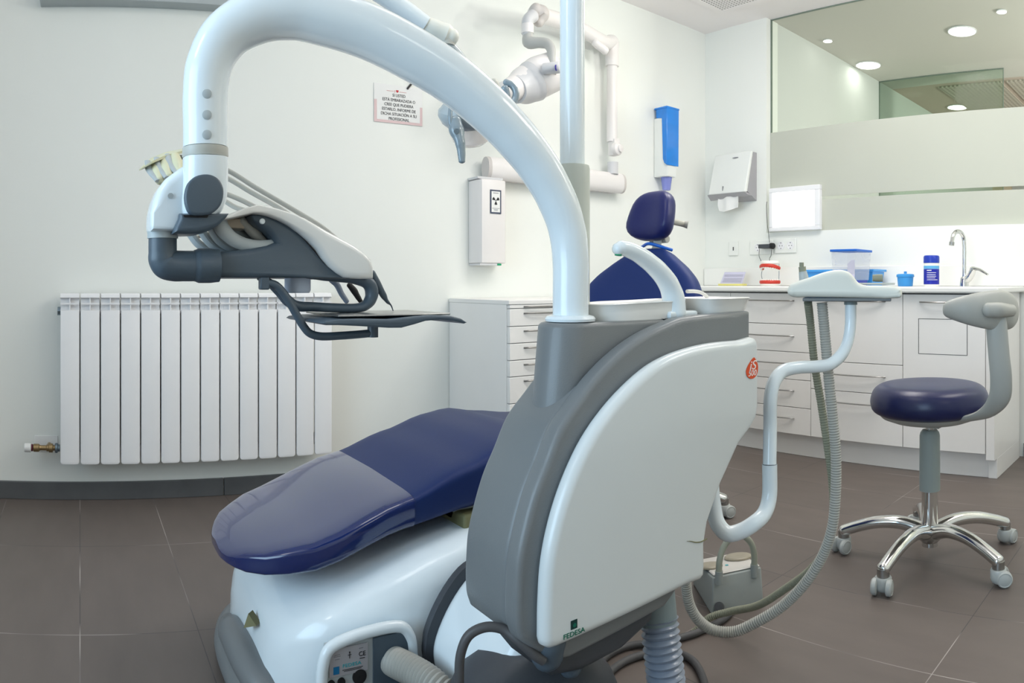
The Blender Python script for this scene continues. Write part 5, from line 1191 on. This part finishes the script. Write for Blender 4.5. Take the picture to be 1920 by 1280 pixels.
part('suction_nozzle', join(tube([TP(1503, 492), TP(1503, 500)], 0.005, n=12, sm=False), tube([TP(1504, 500), TP(1505, 510)], 0.008, n=12, sm=False)), 'hose_olive', at_)
part('suction_handle', tube([TP(1505, 509), TP(1507, 520), TP(1508, 532)], [0.009, 0.0105, 0.011], n=16, k=4), 'light_grey', at_)
part('steel_tray', obox(0.030, 0.112, -0.03, 0.05, TP(1610, 533.5).z, TP(1610, 530).z), 'warm_grey', at_, bevel=0.001)
part('grey_valve', tube([TP(1636, 521, 1.6), TP(1646, 521, 1.6), TP(1655, 521, 1.6)], [0.0075, 0.0085, 0.0085], n=14, k=3), 'hose_olive', at_)
h1 = [(a, b, c + 0.045) for a, b, c in [(1515, 567, 1.50), (1519, 600, 1.53), (1527, 680, 1.52), (1540, 760, 1.51), (1552, 840, 1.50), (1560, 900, 1.50), (1562, 960, 1.50), (1552, 1020, 1.52), (1522, 1065, 1.56), (1470, 1105, 1.62), (1420, 1135, 1.68), (1370, 1146, 1.74), (1330, 1158, 1.76), (1300, 1185, 1.76), (1275, 1190, 1.76), (1262, 1170, 1.74), (1255, 1130, 1.7)]]
h2 = [(1541, 567, 1.54), (1546, 620, 1.54), (1553, 700, 1.53), (1561, 780, 1.52), (1567, 850, 1.52), (1567, 920, 1.52), (1560, 990, 1.52), (1543, 1040, 1.53), (1512, 1090, 1.54), (1468, 1135, 1.56), (1420, 1165, 1.57), (1375, 1184, 1.58), (1335, 1180, 1.58), (1308, 1160, 1.57), (1292, 1130, 1.56), (1286, 1090, 1.55), (1285, 1050, 1.53)]
o = part('suction_hose', ribbed([PR(*p) for p in h1], 0.0088, 0.0056), 'hose_olive'); solo(o, 'slimmer olive-grey ribbed suction hose looping from assistant tray down to the floor', 'hose')
o = part('suction_hose', ribbed([PR(*p) for p in h2], 0.0114, 0.0056), 'hose_grey'); solo(o, 'thicker pale grey ribbed suction hose looping from assistant tray under the side unit', 'hose')

# ------------------------------------------------------------------ big hoses and cables at the unit's foot
cf = thing('corrugated_drain_hose', 'thick blue-grey corrugated hose with smooth cuff coming down from under the side unit', 'hose', (0.90, 0.87, 0.03))
c0 = PR(1228, 1112, 1.265); c1 = PR(1236, 1166, 1.262)
part('cuff', tube([c0 + Vector((0, 0, 0.03)), c0, c1], [0.034, 0.0355, 0.0325], n=32, sm=False), 'hose_teal', cf)
part('corrugated_hose', ribbed([PR(1236, 1160, 1.262), PR(1240, 1200, 1.255), PR(1246, 1250, 1.25), PR(1252, 1320, 1.25), PR(1250, 1400, 1.24)], 0.0325, 0.0115, depth=0.14, n=32), 'hose_blue', cf)
o = part('corrugated_hose', ribbed([PY(728, 1232, 1.225), PY(740, 1240, 1.19), PY(775, 1258, 1.14), PY(815, 1285, 1.09), PY(860, 1330, 1.05)], 0.0255, 0.0075, depth=0.10, n=28), 'hose_grey')
solo(o, 'grey corrugated hose plugged into the labelled panel of the white chair base', 'hose')
o = part('power_cable', tube([PR(862, 1330, 1.02), PR(861, 1280, 1.01), PR(864, 1225, 1.01), PR(880, 1190, 1.01), (PR(912, 1175, 1.01)), PR(945, 1180, 1.01), PR(975, 1203, 1.00), PR(1003, 1228, 1.00), PR(1019, 1238, 1.005)], 0.0070, n=16, k=6), 'cable_dark')
solo(o, 'dark grey cable arching in front of the white cover left of the side unit', 'cable')
for pts, lb_ in (([(1095, 1330, 1.45), (1110, 1270, 1.47), (1140, 1228, 1.50), (1180, 1210, 1.55), (1230, 1205, 1.60), (1300, 1188, 1.66), (1340, 1170, 1.72), (1360, 1158, 1.78), (1372, 1145, 1.83)], 'dark floor cable running from the foot control behind the corrugated hose'),
                 ([(1110, 1330, 1.42), (1130, 1275, 1.43), (1170, 1240, 1.46), (1215, 1225, 1.50), (1260, 1222, 1.52), (1295, 1235, 1.50), (1318, 1270, 1.46), (1324, 1320, 1.40)], 'dark floor cable curling in a loop right of the corrugated hose')):
    P_ = []
    for a, b, r in pts:
        rf = (CAMZ - 0.0095) * F / (b - Y0); p = PR(a, b, rf); P_.append(p)
    o = part('floor_cable', tube(P_, 0.0085, n=14, k=6), 'cable_dark'); solo(o, lb_, 'cable')
# foot control
fc = thing('foot_control', 'grey wedge shaped foot control with arched carrying handle on the tiled floor', 'foot control', (1.56, 1.22, 0))
FL, FR, BL_ = Vector((1.457, 1.185, 0)), Vector((1.600, 1.118, 0)), Vector((1.577, 1.353, 0)); BR = FR + (BL_ - FL)
b0 = [FL, FR, BR, BL_]; cen = sum(b0, Vector()) / 4
def shr(k, z, dz=(0, 0, 0, 0)): return [cen + (p - cen) * k + Vector((0, 0, z + d)) for p, d in zip(b0, dz)]
part('housing', loft([shr(1.0, 0.0), shr(1.0, 0.008), shr(0.94, 0.095, (0, 0, -0.03, -0.03)), shr(0.91, 0.100, (0, 0, -0.03, -0.03))]), 'pedal_grey', fc, bevel=0.006, bseg=3)
tpn = shr(0.90, 0.1015, (0, 0, -0.03, -0.03))
part('top_plate', loft([tpn, [p + Vector((0, 0, 0.003)) for p in shr(0.86, 0.1015, (0, 0, -0.03, -0.03))]]), 'pedal_top', fc, bevel=0.001)
upn = (tpn[1] - tpn[0]).cross(tpn[3] - tpn[0]).normalized()
for u_, v_, r_ in ((0.10, 0.42, 0.034), (0.80, 0.62, 0.040)):
    c = tpn[0] + (tpn[1] - tpn[0]) * u_ + (tpn[3] - tpn[0]) * v_ + upn * 0.004
    part('foot_pad', lathe([(r_, 0), (r_, 0.004), (r_ - 0.004, 0.007), (0.001, 0.008)], c, upn, 32), 'pedal_disc', fc)
c = tpn[0] + (tpn[1] - tpn[0]) * 0.42 + (tpn[3] - tpn[0]) * 0.33 + upn * 0.004
part('blue_mark', lathe([(0.006, 0), (0.006, 0.001), (0.0005, 0.001)], c, upn, 4), 'cyan_print', fc)
hl0 = PR(1348, 1073, 1.885); hr0 = PR(1414, 1060, 1.945)
hpts = [hl0, PR(1349, 1052, 1.888), PR(1357, 1025, 1.90), PR(1374, 1006, 1.912), PR(1392, 1004, 1.925), PR(1408, 1018, 1.938), PR(1414, 1040, 1.943), hr0]
part('carry_handle', tube(hpts, 0.0085, n=18, k=6), 'handle_sage', fc)
for p in (hl0, hr0): part('handle_socket', cyl(p + Vector((0, 0, -0.03)), p + Vector((0, 0, 0.004)), 0.0105, n=20), 'pedal_grey', fc)
part('cable_inlet', cyl(PR(1348, 1137, 1.875), PR(1351, 1137, 1.91), 0.012), 'cable_dark', fc)
